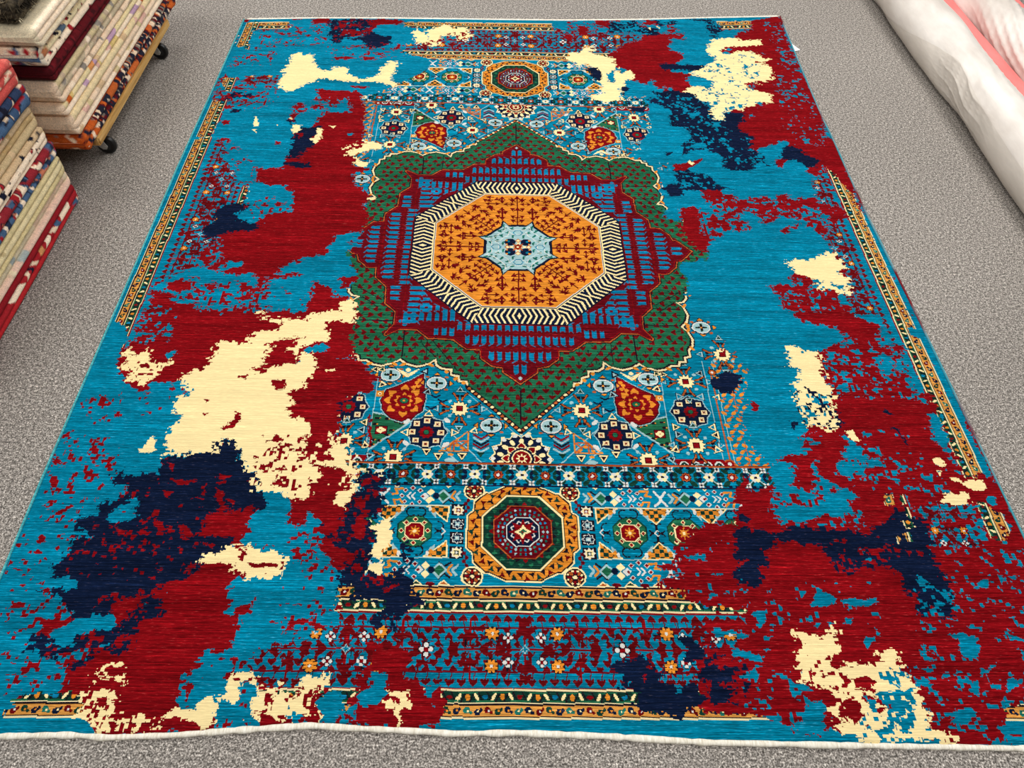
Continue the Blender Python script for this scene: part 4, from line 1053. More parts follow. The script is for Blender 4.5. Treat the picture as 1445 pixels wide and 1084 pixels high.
    sunburst(*P(.167, .665)); sunburst(*P(.467, .775)); sunburst(*P(.333, .824), False); sunburst(*P(.472, .556)); sunburst(*P(.595, .452))
    for x, y in ((.365, .55), (.234, .577), (.08, .72), (.55, .345)): aquaflower(*P(x, y))
    for x, y, dx, dy in ((.257, .61, -1, 1), (.386, .585, 1, 1), (.124, .738, -1, 1), (.395, .82, 1, -1), (.445, .61, 1, 0), (.505, .61, -1, 0), (.42, .715, 1, 0), (.52, .715, -1, 0), (.425, .74, 1, 0), (.524, .74, -1, 0), (.41, .79, 1, 1), (.52, .79, -1, 1), (.31, .745, 1, 0), (.178, .745, -1, 0), (.25, .683, 0, -1), (.248, .806, 0, 1), (.41, .53, 1, 0), (.43, .5, 1, 0), (.515, .525, -1, 0), (.55, .61, -1, 0), (.39, .53, -1, 1)):
        n_ = math.hypot(dx, dy); tri(sx*x, s*y, sx*dx/n_, s*dy/n_, .0125, C if (x*1000) % 2 < 1 else A, [GD, T, K][int(x*1000) % 3])
    for x in (.216, .156): tri(sx*x, s*.820, 0, s, .013, C, K)
    D.ell(sx*.185, s*.834, .014, .009, A); D.ell(sx*.185, s*.815, .007, .004, O)
    D.rect(sx*.389-.010, sx*.389+.010, s*.617-.010, s*.617+.010, O); D.ell(sx*.389, s*.617, .0055, .0055, C); D.ell(sx*.389, s*.617, .002, .002, R)
    for x, y in ((.2, .705), (.305, .78), (.2, .785), (.307, .71)): D.ell(sx*x, s*y, .011, .006, W, None, -sx*s*.8 if (x > .25) == (y > .745) else sx*s*.8)
    for x, y in ((.235, .62), (.215, .635), (.245, .66)): D.line([P(x-.012, y), P(x, y+.008), P(x+.012, y)], .005, NV)
    # white zigzag garnish under the scallops
    for x0 in (.318,):
        for k_ in range(3):
            D.line([P(x0-.03+k_*.006, .527+k_*.007), P(x0, .545+k_*.005), P(x0+.03-k_*.006, .527+k_*.007)], .0035, C)
        D.ell(sx*x0, s*.53, .007, .007, C)
    tri(sx*.27, s*.535, sx, 0, .012, K, A)
for s in (1, -1):
    for sx in (1, -1): starfield(sx, s)
    # half rosette in the middle
    cy = s*.825
    pts_ = star(0, cy, .082, .068, 14)
    cl = np.zeros_like(D.a, bool); sl = D.bb(-.12, .12, min(s*.74, s*.842), max(s*.74, s*.842)); cl[sl] = True
    D.poly(star(0, cy, .086, .072, 14), C, cl); D.poly(pts_, NV, cl)
    for k_ in range(14):
        a_ = k_*math.pi/7; D.ell(.074*math.cos(a_), cy+.074*math.sin(a_), .006, .006, W, cl)
        a_ += .22; D.ell(.056*math.cos(a_), cy+.056*math.sin(a_), .0095, .006, C, cl, a_)
    for k_ in range(8):
        a_ = k_*math.pi/4; leaf(.04*math.cos(a_), cy+.04*math.sin(a_), math.cos(a_), math.sin(a_), .014, C, cl); leaf(.04*math.cos(a_), cy+.04*math.sin(a_), math.cos(a_), math.sin(a_), .010, R, cl)
    D.ell(0, cy, .0265, .0265, C, cl); D.ell(0, cy, .023, .023, R, cl); D.poly(star(0, cy, .018, .009, 8), C, cl); D.ell(0, cy, .007, .007, R, cl)
    for x in (0, .022, -.022): D.ell(x, s*.745, .005, .004, C); D.line([(x, s*.748), (x, s*.757)], .003, A)
garland(1); garland(-1)

# ---- the great star
OUT = [(0, .738), (.148, .59), (.150, .571), (.172, .569), (.174, .552), (.194, .545), (.196, .526), (.222, .524), (.238, .512), (.242, .49), (.262, .508), (.295, .517), (.325, .508), (.346, .492), (.366, .508), (.395, .517), (.42, .512), (.440, .498), (.462, .498), (.466, .482), (.482, .482)]
OP = oct8(OUT)
sc_ = lambda P, k_: [(x*k_, y*k_) for x, y in P]
D.line(OP, .014, K, None, True); D.line(OP, .0065, C2, None, True)
for a_, b_ in zip(OP, OP[1:]+OP[:1]):                     # beaded line along the long straight sides
    L = math.hypot(b_[0]-a_[0], b_[1]-a_[1])
    if L > .15:
        D.line([a_, b_], .013, K); n_ = int(L/.013)
        for i in range(n_):
            t_ = (i+.5)/n_; D.ell(a_[0]+(b_[0]-a_[0])*t_, a_[1]+(b_[1]-a_[1])*t_, .005, .0045, [C, O2][i % 2])
for x, y in ((.16, .575), (.182, .56), (.208, .535)):
    for sx in (1, -1):
        for sy in (1, -1):
            D.ell(sx*x, sy*y, .006, .006, O); D.ell(sx*y, sy*x, .006, .006, O)
for x, y, r_ in ((.254, .512, .6), (.334, .51, -.6), (.357, .51, .6), (.43, .51, -.6)):
    for sx in (1, -1):
        for sy in (1, -1):
            D.ell(sx*x, sy*y, .011, .0045, O, None, -r_*sx*sy); D.ell(sx*y, sy*x, .0045, .011, O, None, r_*sx*sy)
D.poly(sc_(OP, .992), K); D.poly(sc_(OP, .985), G)
gmask = D.a == G
gm2 = np.zeros_like(gmask); sl = D.bb(-.75, .75, -.75, .75); 
m_ = inpoly(np.array(sc_(OP, .97)), Xc[sl[1]][None, :], Yc[sl[0]][:, None]); gm2[sl] = m_
j = 0; y = -.74
while y < .74:
    x = -.74+(.01625 if j % 2 else 0)
    while x < .74:
        xx, yy = x+rng.uniform(-.004, .004), y+rng.uniform(-.003, .003)
        ad = 1 if abs(yy) > abs(xx) else 0
        dx, dy = ((0, 1 if (j+int(x*40)) % 2 else -1) if ad else (1 if (j+int(x*40)) % 2 else -1, 0))
        if rng.random() < .35: dx, dy = (math.copysign(.7, xx), math.copysign(.7, yy))
        D.line([(xx, yy), (xx-dx*.015, yy-dy*.015)], .0032, GD, gm2)
        leaf(xx, yy, dx, dy, .0106, R2, gm2)
        x += .0325
    y += .0235; j += 1
for sx in (1, -1):
    for sy in (1, -1):
        for l in ([(.165, .55), (.255, .42)], [(.21, .52), (.285, .43)], [(.0, .73), (.0, .6)], [(.27, .51), (.27, .41)], [(.34, .5), (.34, .38)]):
            D.line([(sx*x, sy*y) for x, y in l], .003, K, gm2); D.line([(sx*y, sy*x) for x, y in l], .003, K, gm2)
INN = [(0, .577), (.050, .535), (.050, .520), (.080, .512), (.112, .483), (.114, .452), (.155, .450), (.196, .413), (.269, .409), (.304, .375), (.357, .375), (.394, .400), (.398, .398)]
IP = oct8(INN)
D.poly(IP, M); D.line(IP, .0095, K, None, True); D.line(IP, .0036, O2, None, True)
D.line(sc_(IP, .985), .004, R, None, True)
ipm = np.zeros_like(gmask); ipm[sl] = inpoly(np.array(sc_(IP, .965)), Xc[sl[1]][None, :], Yc[sl[0]][:, None])
band_out = np.array(octa(0, 0, .352, .14)); 
outm = np.zeros_like(gmask); outm[sl] = ~inpoly(band_out, Xc[sl[1]][None, :], Yc[sl[0]][:, None])
clip = ipm & outm
def okp(x, y):
    i, jj = int((x-U0)/KN), int((y-V0)/KN); return clip[jj, i]
rows = [(.358, -1, 0, .195), (.412, 1, 0, .195), (.474, 1, 0, .115), (.524, 1, 0, .06), (.322, -1, .195, .37), (.383, 1, .195, .31), (.285, -1, .235, .30), (.345, 1, .32, .37), (.30, -1, .19, .235)]
for vv, d, q0_, q1_ in rows:
    for i in range(-16, 16):
        a_ = (i+.5)*.0236
        if not q0_ <= abs(a_) <= q1_: continue
        h, w = .0190, .0073
        if vv < .31: h = .013
        prof = [(-w, -h), (-w, h*.62), (-w*.25, h), (w*.9, h*.7), (w, -h), (w*.35, -h*.72), (-w*.4, -h*.72)]
        for s in (1, -1):
            sg = 1 if a_ > 0 else -1
            q = [(a_+px*sg, s*(vv+d*py)) for px, py in prof]
            if okp(a_, s*(vv+.004)): D.poly(q, B, clip); D.line([(a_+w*.3*sg, s*(vv+d*h)), (a_+w*1.4*sg, s*(vv+d*(h+.005)))], .003, B, clip)
            q = [(s*(vv+d*py), a_+px*sg) for px, py in prof]
            if okp(s*(vv+.004), a_): D.poly(q, B, clip); D.line([(s*(vv+d*h), a_+w*.3*sg), (s*(vv+d*(h+.005)), a_+w*1.4*sg)], .003, B, clip)
for vv, L in ((.385, .195), (.352, .36), (.443, .11)):
    for s in (1, -1):
        D.line([(-L, s*vv), (L, s*vv)], .0028, R, clip); D.line([(s*vv, -L), (s*vv, L)], .0028, R, clip)
        for i in range(-11, 12):
            if abs(i*.0236) < L: D.ell(i*.0236, s*vv, .005, .008, R2, clip); D.ell(s*vv, i*.0236, .008, .005, R2, clip)
D.poly([(-.006, .556), (0, .564), (.006, .556), (0, .549)], A); D.poly([(-.006, -.556), (0, -.564), (.006, -.556), (0, -.549)], A)

# chevron band
D.poly(octa(0, 0, .349, .144), K)
D.poly(octa(0, 0, .346, .143), NV)
sl = D.bb(-.36, .36, -.36, .36)
X = Xc[sl[1]][None, :]*np.ones((len(Yc[sl[0]]), 1), np.float32); Y = Yc[sl[0]][:, None]*np.ones((1, len(Xc[sl[1]])), np.float32)
ang = np.arctan2(Y, X); k8 = np.round(ang/(math.pi/4)); th = k8*math.pi/4
rr = X*np.cos(th)+Y*np.sin(th); ss = -X*np.sin(th)+Y*np.cos(th)
r0, r1 = .279, .346
tt = (rr-(r0+r1)/2)/((r1-r0)/2)
ax = (k8.astype(int) % 2 == 0)
ph = np.where(ax, (np.abs(ss)+np.abs(tt)*.015)/.0172, (np.abs(ss)-np.abs(tt)*.015)/.0172)
st = ((ph % 1) < .37) & (np.abs(tt) < .93)
band = (rr > r0) & (rr < r1)
D.a[sl][band & st] = C
D.poly(octa(0, 0, .281, .116), C); D.poly(octa(0, 0, .278, .115), K); D.poly(octa(0, 0, .275, .114), W); D.poly(octa(0, 0, .2725, .113), O)
# red arrow trees in the orange octagon
om = np.zeros_like(gmask); om[sl] = inpoly(np.array(octa(0, 0, .266, .11)), Xc[sl[1]][None, :], Yc[sl[0]][:, None])
for k_ in range(8):
    th = k_*math.pi/4; c_, s_ = math.cos(th), math.sin(th)
    f = lambda r_, a_: (r_*c_-a_*s_, r_*s_+a_*c_)
    g = lambda dr, da: (dr*c_-da*s_, dr*s_+da*c_)
    def ar(r_, a_, dr, da, L, w, both=False, stem=.0042):
        arrow(*f(r_, a_), *g(dr, da), L, w, R2, om, both, stem)
    if k_ % 2 == 0:
        ar(.115, 0, 1, 0, .150, .0115, False, .0062); ar(.19, 0, 1, 0, .012, .0115, False, .006)
        for sg in (1, -1):
            ar(.262, sg*.053, -1, 0, .032, .0105, True, .006)
            ar(.138, sg*.052, 1, 0, .064, .0105, True, .0062)
            ar(.222, sg*.012, 0, sg, .034, .0088, True, .0045); ar(.222, sg*.062, 0, sg, .046, .0088, True, .0045)
            for r_, a_, dr, da in ((.128, .004, .6, 1), (.150, .004, .6, 1), (.19, .006, .5, 1), (.236, .006, .6, 1), (.25, .03, -.2, -1), (.172, .052, .6, 1), (.172, .052, .6, -1), (.150, .056, .5, 1), (.252, .06, -.4, 1), (.243, .085, -.3, 1),
                                   (.19, .078, .5, 1), (.205, .084, -.1, 1), (.175, .1, .4, .6), (.236, .1, .4, .6), (.258, .085, .1, 1)):
                ar(r_, sg*a_, dr, sg*da, .020, .0098, False, .0045)
    else:
        ar(.118, 0, 1, 0, .1, .0105, False, .005); ar(.262, 0, -1, 0, .032, .010, False, .005)
        for sg in (1, -1):
            for r_ in (.125, .148, .172, .196): ar(r_, 0, .55, sg, .027, .0098, False, .0045)
            for r_, a_, dr, da in ((.15, .035, 1, -.2), (.178, .042, 1, .1), (.205, .045, 1, -.3), (.235, .018, .5, 1), (.23, .05, .9, -.2), (.25, .03, .2, 1), (.13, .03, .6, 1), (.215, .068, -.3, 1)):
                ar(r_, sg*a_, dr, sg*da, .019, .0098, False, .0045)
# pale star in the middle
CS = [(0, .106), (.030, .105), (.048, .127), (.054, .098), (.0765, .0765)]
CP = oct8(CS)
D.poly(sc_(CP, 1.07), K); D.poly(sc_(CP, 1.045), NV); D.poly(sc_(CP, .985), A)
cm = D.a == A
for x, y, rot in ((.02, .092, .5), (.045, .09, -.5), (.06, .078, .7), (.035, .07, 0), (.018, .052, 1.57), (.055, .055, .7), (.05, .105, .9), (.075, .05, 1.2), (.092, .022, 1.2), (.09, .045, .9), (.07, .03, 0), (.05, .018, 1.57), (.105, .048, .3)):
    for sx in (1, -1):
        for sy in (1, -1):
            D.ell(sx*x, sy*y, .0085, .0036, TG, cm, sx*sy*rot); D.ell(sx*x+.003, sy*y+.006, .004, .003, TG, cm)
for q in (.088, .064): D.line(sc_(CP, q/.106), .0022, W, cm, True)
for k_ in range(4):
    a_ = k_*math.pi/2; D.line(ngon(.072*math.cos(a_), .072*math.sin(a_), .016, .013, 6), .003, T, cm, True)
for sx in (1, -1):
    for sy in (1, -1):
        D.ell(sx*.0255, sy*.0235, .018, .0175, NV); D.ell(sx*.030, sy*.0275, .0045, .0045, T); D.ell(sx*.037, sy*.0325, .004, .004, O); D.ell(sx*.037, sy*.014, .0035, .0035, O)
D.rect(-.03, .03, -.0045, .0045, C); D.rect(-.0045, .0045, -.03, .03, C)
D.poly(star(0, 0, .024, .010, 4, .785), O2); D.poly(star(0, 0, .018, .007, 4), R); D.ell(0, 0, .004, .004, C)
for x, y in ((.034, 0), (-.034, 0), (0, .031), (0, -.031)): diamond(x, y, .007, C, O2)

# ------------------------------------------------------------------ rug outline (measured) and the knots of the finished rug
def curve(pts_):
    xs, ys = zip(*pts_); return lambda q: np.interp(q, xs, ys)
VB = curve([(-1.3, -1.496), (-1.061, -1.495), (-.921, -1.492), (-.849, -1.497), (-.709, -1.492), (-.597, -1.483), (-.441, -1.473), (-.353, -1.478), (-.208, -1.484), (-.149, -1.488), (-.025, -1.486), (.158, -1.492), (.378, -1.504), (.451, -1.505), (.673, -1.509), (.822, -1.511), (1.04, -1.514), (1.3, -1.52)])
VT = curve([(-1.3, 1.476), (-1.209, 1.486), (-.882, 1.517), (-.566, 1.538), (-.083, 1.557), (.244, 1.572), (.575, 1.601), (.914, 1.641), (1.3, 1.686)])
UL = curve([(-1.55, -1.190), (-1.134, -1.192), (-.9, -1.197), (-.477, -1.200), (-.024, -1.203), (.38, -1.208), (1.0, -1.207), (1.7, -1.208)])
UR = curve([(-1.55, 1.252), (-1.043, 1.246), (-.598, 1.242), (-.2, 1.238), (.275, 1.230), (.668, 1.236), (.81, 1.233), (1.3, 1.246), (1.7, 1.26)])
GX, GY = 1180, 1440
S_ = np.linspace(0, 1, GX+1); T_ = np.linspace(0, 1, GY+1)
Sg, Tg = np.meshgrid(S_, T_)
Vg = np.zeros_like(Sg); Ug = -1.2+2.44*Sg
for _ in range(3):
    Vg = VB(Ug)*(1-Tg)+VT(Ug)*Tg
    Ug = UL(Vg)*(1-Sg)+UR(Vg)*Sg
uc = (Ug[:-1, :-1]+Ug[1:, 1:])/2; vc = (Vg[:-1, :-1]+Vg[1:, 1:])/2
uc = uc.astype(np.float32); vc = vc.astype(np.float32)
# the weave stretches towards the far end of the rug
vs = np.where(vc > .7, .7+(vc-.7)*(1.555-.7)/(VT(uc)-.7), vc)
vd = np.interp(vs, [-1.6, 0, .74, .851, .909, 1.2, 1.26, 1.455, 1.488, 1.56], [-1.6, 0, .74, .842, .906, 1.178, 1.237, 1.4055, 1.438, 1.5])
di = np.clip(((uc-U0)/KN).astype(int), 0, NX-1); dj = np.clip(((vd-V0)/KN).astype(int), 0, NY-1)
DES = D.a[dj, di]

R_ = np.random.default_rng(11)
def block(cu, cv, seed):
    g_ = np.random.default_rng(seed).uniform(-1, 1, (int(3.4/cv)+2, int(2.7/cu)+2)).astype(np.float32)
    return g_[((vc+1.6)/cv).astype(int), ((uc+1.3)/cu).astype(int)]
def smooth(cu, cv, seed):
    g_ = np.random.default_rng(seed).uniform(-1, 1, (int(3.4/cv)+3, int(2.7/cu)+3)).astype(np.float32)
    fy = (vc+1.6)/cv; fx = (uc+1.3)/cu; j0 = fy.astype(int); i0 = fx.astype(int); ty = fy-j0; tx = fx-i0
    return (g_[j0, i0]*(1-tx)+g_[j0, i0+1]*tx)*(1-ty)+(g_[j0+1, i0]*(1-tx)+g_[j0+1, i0+1]*tx)*ty
JU = block(.0095, .0066, 1)*.0075+block(.019, .0118, 2)*.0095+block(.013, .0042, 7)*.0035+smooth(.05, .03, 3)*.0035
JV = block(.0085, .0095, 4)*.006+block(.018, .018, 5)*.006+smooth(.05, .04, 6)*.003
FL = [smooth(.015, .0135, 20+k_)+.6*block(.0082, .0084, 30+k_)+.35*smooth(.07, .06, 40+k_) for k_ in range(4)]
def window(P, m=.035):
    x0, x1, y0, y1 = P[:, 0].min()-m, P[:, 0].max()+m, P[:, 1].min()-m, P[:, 1].max()+m
    i0 = max(0, int((x0+1.21)/2.47*GX)-20); i1 = min(GX, int((x1+1.21)/2.44*GX)+25)
    j0 = max(0, int((y0+1.53)/3.22*GY)-30); j1 = min(GY, int((y1+1.53)/3.0*GY)+40)
    return slice(j0, max(j0, j1)), slice(i0, max(i0, i1))
def patch_mask(P, amp=1.0):
    w = window(P)
    ext = math.sqrt(max(1e-6, abs(np.sum(P[:, 0]*np.roll(P[:, 1], -1)-P[:, 1]*np.roll(P[:, 0], -1)))/2))
    k_ = amp*min(1, .25+ext/.16)
    return w, inpoly(P, uc[w]+JU[w]*k_, vc[w]+JV[w]*k_)
FIN = np.full(uc.shape, T, np.uint8); plain_ = np.ones(uc.shape, bool)
for s in VISIBLE:
    w, m_ = patch_mask(pts_of(s), .8)
    FIN[w][m_] = DES[w][m_]; plain_[w][m_] = False
code = {'t': T, 'r': R, 'n': NV, 'c': C}
for c_, s in PATCHES:
    w, m_ = patch_mask(pts_of(s))
    FIN[w][m_] = code[c_]; plain_[w][m_] = True
for s in VISIBLE_LATE:
    w, m_ = patch_mask(pts_of(s), .9)
    m_ &= FL[2][w] > -1.0
    FIN[w][m_] = DES[w][m_]; plain_[w][m_] = False
def dil(m, r):
    for _ in range(r):
        n_ = m.copy(); n_[1:] |= m[:-1]; n_[:-1] |= m[1:]; n_[:, 1:] |= m[:, :-1]; n_[:, :-1] |= m[:, 1:]; m = n_
    return m
tm = (FIN == T) & plain_
thin = tm & ~dil(~dil(~tm, 5), 6)                     # slivers left between two neighbouring patches
rn = dil(FIN == R, 9)
FIN[thin & rn & (dil(FIN == NV, 9) | dil(FIN == C, 9))] = R
for i, (c_, d, s) in enumerate(FLECKS):
    P = pts_of(s); w, m_ = patch_mask(P)
    F_ = FL[i % 4][w]; thr = np.quantile(FL[i % 4][::7, ::7], 1-d)
    m_ = m_ & (F_ > thr)
    cur = FIN[w]
    ok = plain_[w] | (cur == T) | (cur == R)
    if c_ != 'c': ok &= (cur != C) | (d > .12)
    FIN[w][m_ & ok] = code[c_]
lut = np.zeros((17, 4), np.float32); lut[:, 3] = 1
for k_, v_ in PAL.items(): lut[k_, :3] = lin(*v_)
fc = lut[FIN]

# ------------------------------------------------------------------ the rug object
RUG_H = .009
zz = RUG_H + .0012*np.sin(Ug*9+Vg*4)*np.cos(Vg*7)
edge = np.minimum.reduce([Sg*2.44, (1-Sg)*2.44, Tg*3.05, (1-Tg)*3.05])
zz = zz-.005*np.clip(1-edge/.008, 0, 1)**2
co = np.stack([Ug, Vg, zz], -1).reshape(-1, 3).astype(np.float32)
nv = co.shape[0]
idx = np.arange(nv).reshape(GY+1, GX+1)
quads = np.stack([idx[:-1, :-1], idx[:-1, 1:], idx[1:, 1:], idx[1:, :-1]], -1).reshape(-1, 4)
me = bpy.data.meshes.new('pile')
me.vertices.add(nv); me.vertices.foreach_set('co', co.ravel())
nq = len(quads)
me.loops.add(nq*4); me.loops.foreach_set('vertex_index', quads.ravel().astype(np.int32))
me.polygons.add(nq); me.polygons.foreach_set('loop_start', (np.arange(nq)*4).astype(np.int32))
me.update(calc_edges=True)
at = me.attributes.new('yarn', 'FLOAT_COLOR', 'FACE')
at.data.foreach_set('color', fc.reshape(-1, 4).ravel())
me.materials.append(m_pile)
rug = thing('area_rug', 'large patterned rug with turquoise, red, navy and cream patches lying on the grey carpet', 'rug')
link(bpy.data.objects.new('pile', me), rug)

def ribbon(name, pts_, w, h, m, wob=0, seed=0):
    """flat-round strip swept along a polyline lying on the floor"""
    r_ = random.Random(seed); pts_ = [Vector(p) for p in pts_]; vs_, fs = [], []
    prof = [(-1, -1), (-1, .3), (-.6, 1), (.6, 1), (1, .3), (1, -1)]
    for i, p in enumerate(pts_):
        t_ = (pts_[min(i+1, len(pts_)-1)]-pts_[max(i-1, 0)]).normalized(); n_ = Vector((-t_.y, t_.x, 0))
        k_ = 1+wob*r_.uniform(-1, 1)
        for a_, b_ in prof: vs_.append(p+n_*a_*w*.5*k_+Vector((0, 0, h*.5*(b_+1)+.0005)))
    n = len(prof)
    for i in range(len(pts_)-1):
        for k_ in range(n): fs.append((i*n+k_, i*n+(k_+1) % n, (i+1)*n+(k_+1) % n, (i+1)*n+k_))
    fs.append(tuple(range(n))[::-1]); fs.append(tuple(range((len(pts_)-1)*n, len(pts_)*n)))
    return mesh_obj(name, vs_, fs, m, rug)
us = np.linspace(-1.195, 1.25, 160)
o = ribbon('fringe_end', [(u, float(VB(u))-.004, 0) for u in us], .012, .008, m_fringe, .25, 1); o['label'] = 'cream woven end band along the near edge'
o = ribbon('fringe_end', [(u, float(VT(u))+.003, 0) for u in us], .012, .008, m_fringe, .25, 2); o['label'] = 'cream woven end band along the far edge'
vv_ = np.linspace(-1.495, 1.68, 160)
o = ribbon('selvage', [(float(UL(v))-.001, v, 0) for v in np.linspace(-1.495, 1.485, 160)], .005, .009, m_selv, .1, 3); o['label'] = 'pale turquoise bound side edge'
o = ribbon('selvage', [(float(UR(v))+.001, v, 0) for v in vv_], .005, .009, m_selv2, .1, 4); o['label'] = 'pale blue and red bound side edge'

# ------------------------------------------------------------------ floor
bm = bmesh.new(); box(bm, -4.5, 4.5, -3.2, 5.5, -.05, 0)
fl = bm_obj('floor', bm, m_floor); fl['kind'] = 'structure'

bm = bmesh.new(); box(bm, -4.5, 4.5, 5.5, 5.6, 0, 2.9)
m_wall = plain('painted_plaster', (214, 210, 202), .9, 0, .1)
wl = bm_obj('wall_far', bm, m_wall); wl['kind'] = 'structure'

# paper tag under the right edge
bm = bmesh.new()
vt = [bm.verts.new(p) for p in ((1.21, 1.47, .001), (1.252, 1.448, .001), (1.283, 1.372, .003), (1.236, 1.358, .001), (1.20, 1.37, .001))]
f = bm.faces.new(vt); r = bmesh.ops.extrude_face_region(bm, geom=[f])
for e in r['geom']:
    if isinstance(e, bmesh.types.BMVert): e.co.z += .0006
tg = bm_obj('paper_tag', bm, m_paper); tag(tg, 'small white paper tag sticking out from under the right edge of the rug', 'tag')

# ------------------------------------------------------------------ folded rugs
def h1(*a_):
    return random.Random(hash(tuple(int(x*1000) if isinstance(x, float) else x for x in a_)) & 0xffffffff)
def vnoise1(seed, cell):
    r_ = np.random.default_rng(seed); g_ = r_.uniform(0, 1, 4000)
    return lambda q: g_[np.floor((np.asarray(q)+8)/cell).astype(int) % 4000]
class Look:
    """colour of a folded rug: ground + motif blocks along each visible fold"""
    def __init__(s, ground, motifs, dens, cell=.02, front=None, fdens=None, tints=None, accents=None, ol=None):
        s.ol = ol
        s.g, s.m, s.d, s.c = ground, motifs, dens, cell
        s.front = front or ground; s.fd = dens if fdens is None else fdens; s.t = tints or [ground]; s.acc = accents or []
def folded_rug(look, uR, v0, v1, z0, z1, folds, depth=.75, seed=0, face='near', skew=0.0, slack=.004, rnd=.03):
    """stack member: long folded side at U=uR (towards the rug), smooth turned end at v0 ('near') or v1 ('far')"""
    r_ = random.Random(seed); H = z1-z0; zc = (z0+z1)/2
    nside = folds*9+2; ntop = 46; pw = lambda f: f**1.8*.5+.5*f
    offs = [r_.uniform(-.006, .004) for _ in range(folds)]
    hts = np.array([r_.uniform(.75, 1.25) for _ in range(folds)]); hts = np.cumsum(hts/hts.sum()); hts = np.concatenate([[0], hts])
    wav = [(r_.uniform(3, 9), r_.uniform(0, 6), r_.uniform(.4, 1)) for _ in range(folds)]
    ring = []                                   # (kind, fold, f)
    for k_ in range(folds):
        for i in range(9): ring.append(('s', k_, i/8*.98+.01))
    for i in range(1, ntop): ring.append(('t', 0, pw(i/ntop)))
    for i in range(8): ring.append(('l', 0, i/7))
    for i in range(1, ntop): ring.append(('b', 0, 1-pw(1-i/ntop)))
    n = len(ring)
    e = rnd; L = v1-v0
    st = sorted(set([0, .0015, .004, .008, .013, .019, .026, .034, .045, .06] + [L-q for q in (0, .0015, .004, .008, .013, .019, .026, .034, .045, .06)] + list(np.arange(.07, L-.065, .0045))))
    vs_, kinds = [], []
    for x in st:
        dn, df = x/e, (L-x)/e
        q = min(dn, df, 1.0); zs = max(.30, math.sqrt(max(0, 1-(1-q)**2))); ins = e*.55*(1-math.sqrt(max(0, 1-(1-q)**2)))
        bfade = min(1, max(.12, min(x, L-x)/.05))
        V = v0+x
        for kind, k_, f in ring:
            if kind == 's':
                a_, b_ = hts[k_], hts[k_+1]
                hh = (b_-a_)*H/2
                fr, ph_, am = wav[k_]
                wv = am*slack*math.sin(fr*V+ph_)
                bul = math.sqrt(max(0, 1-(2*f-1)**2))
                u = uR-hh*1.25*(1-bul)*bfade+(offs[k_]+wv*.6)*bfade-ins
                z = z0+(a_+(b_-a_)*f)*H
                z = zc+(z-zc)*zs
                if 0 < k_ < folds-1 or (k_ == 0 and f > .3) or (k_ == folds-1 and f < .7): z += wv*.35*bfade
            elif kind in 'tb':
                top = kind == 't'; ff = f if top else 1-f
                edge_ = min(ff, 1-ff)*depth
                hh = (hts[-1]-hts[-2])*H/2 if top else (hts[1]-hts[0])*H/2
                u = (uR-hh*.9)-(depth-hh*1.8)*ff-ins*(1-2*ff)
                z = zc+(H/2)*(1 if top else -1)*zs
            else:
                bul = math.sqrt(max(0, 1-(2*f-1)**2)); u = uR-depth-.0*bul+ins+H*.4*(1-bul); z = zc+(H/2-H*f)*zs
            vs_.append((u+skew*(V-v0), V, z)); kinds.append((kind, k_, f))
    m = len(st); fs = []
    for i in range(m-1):
        for k_ in range(n): fs.append((i*n+k_, i*n+(k_+1) % n, (i+1)*n+(k_+1) % n, (i+1)*n+k_))
    # turned ends
    for base, rev in ((0, False), ((m-1)*n, True)):
        c0 = len(vs_); rs = [vs_[base+k_] for k_ in range(n)]
        # bridge bottom to top by a strip: columns along U
        cols_ = 40; zt, zb = zc+(H/2)*.30, zc-(H/2)*.30
        vs_.append((np.mean([p[0] for p in rs]), rs[0][1]+(.004 if rev else -.004), zc)); kinds.append(('e', 0, .5))
        for k_ in range(n):
            t3 = (c0, base+k_, base+(k_+1) % n)
            fs.append(t3 if rev else t3[::-1])
    vs_ = np.array(vs_)
    # colours
    cols = np.zeros((len(vs_), 3))
    rg = np.random.default_rng(seed*7+3); g1, g2, g4 = rg.uniform(0, 1, (256, 256)), rg.uniform(0, 1, (256, 256)), rg.uniform(0, 1, (256, 256))
    def bil(g_, x, y):
        x, y = x+60, y+60; i0, j0 = int(x), int(y); a_, b_ = x-i0, y-j0; a_, b_ = a_*a_*(3-2*a_), b_*b_*(3-2*b_)
        G_ = lambda i_, j_: g_[i_ % 256, j_ % 256]
        return (G_(i0, j0)*(1-a_)+G_(i0+1, j0)*a_)*(1-b_)+(G_(i0, j0+1)*(1-a_)+G_(i0+1, j0+1)*a_)*b_
    c_ = look.c; nm = len(look.m)
    thr = lambda d: .5-.32*math.cos(math.pi*min(1, max(0, d))) if d > 0 else -1
    def motif(q, w_, base, d):
        if not nm or d <= 0: return base
        x, y = q/c_, w_/c_
        x += .8*bil(g4, x*.7, y*.7); y += .8*bil(g4, x*.7+31, y*.7+17)
        n_ = bil(g1, x, y); t_ = thr(d)
        if n_ >= t_: return base
        if look.ol and n_ > t_-.05: return look.ol
        k2 = g2[int(x*.8+80) % 256, int(y*.8+80) % 256]
        return look.m[int(k2*nm*.999)]
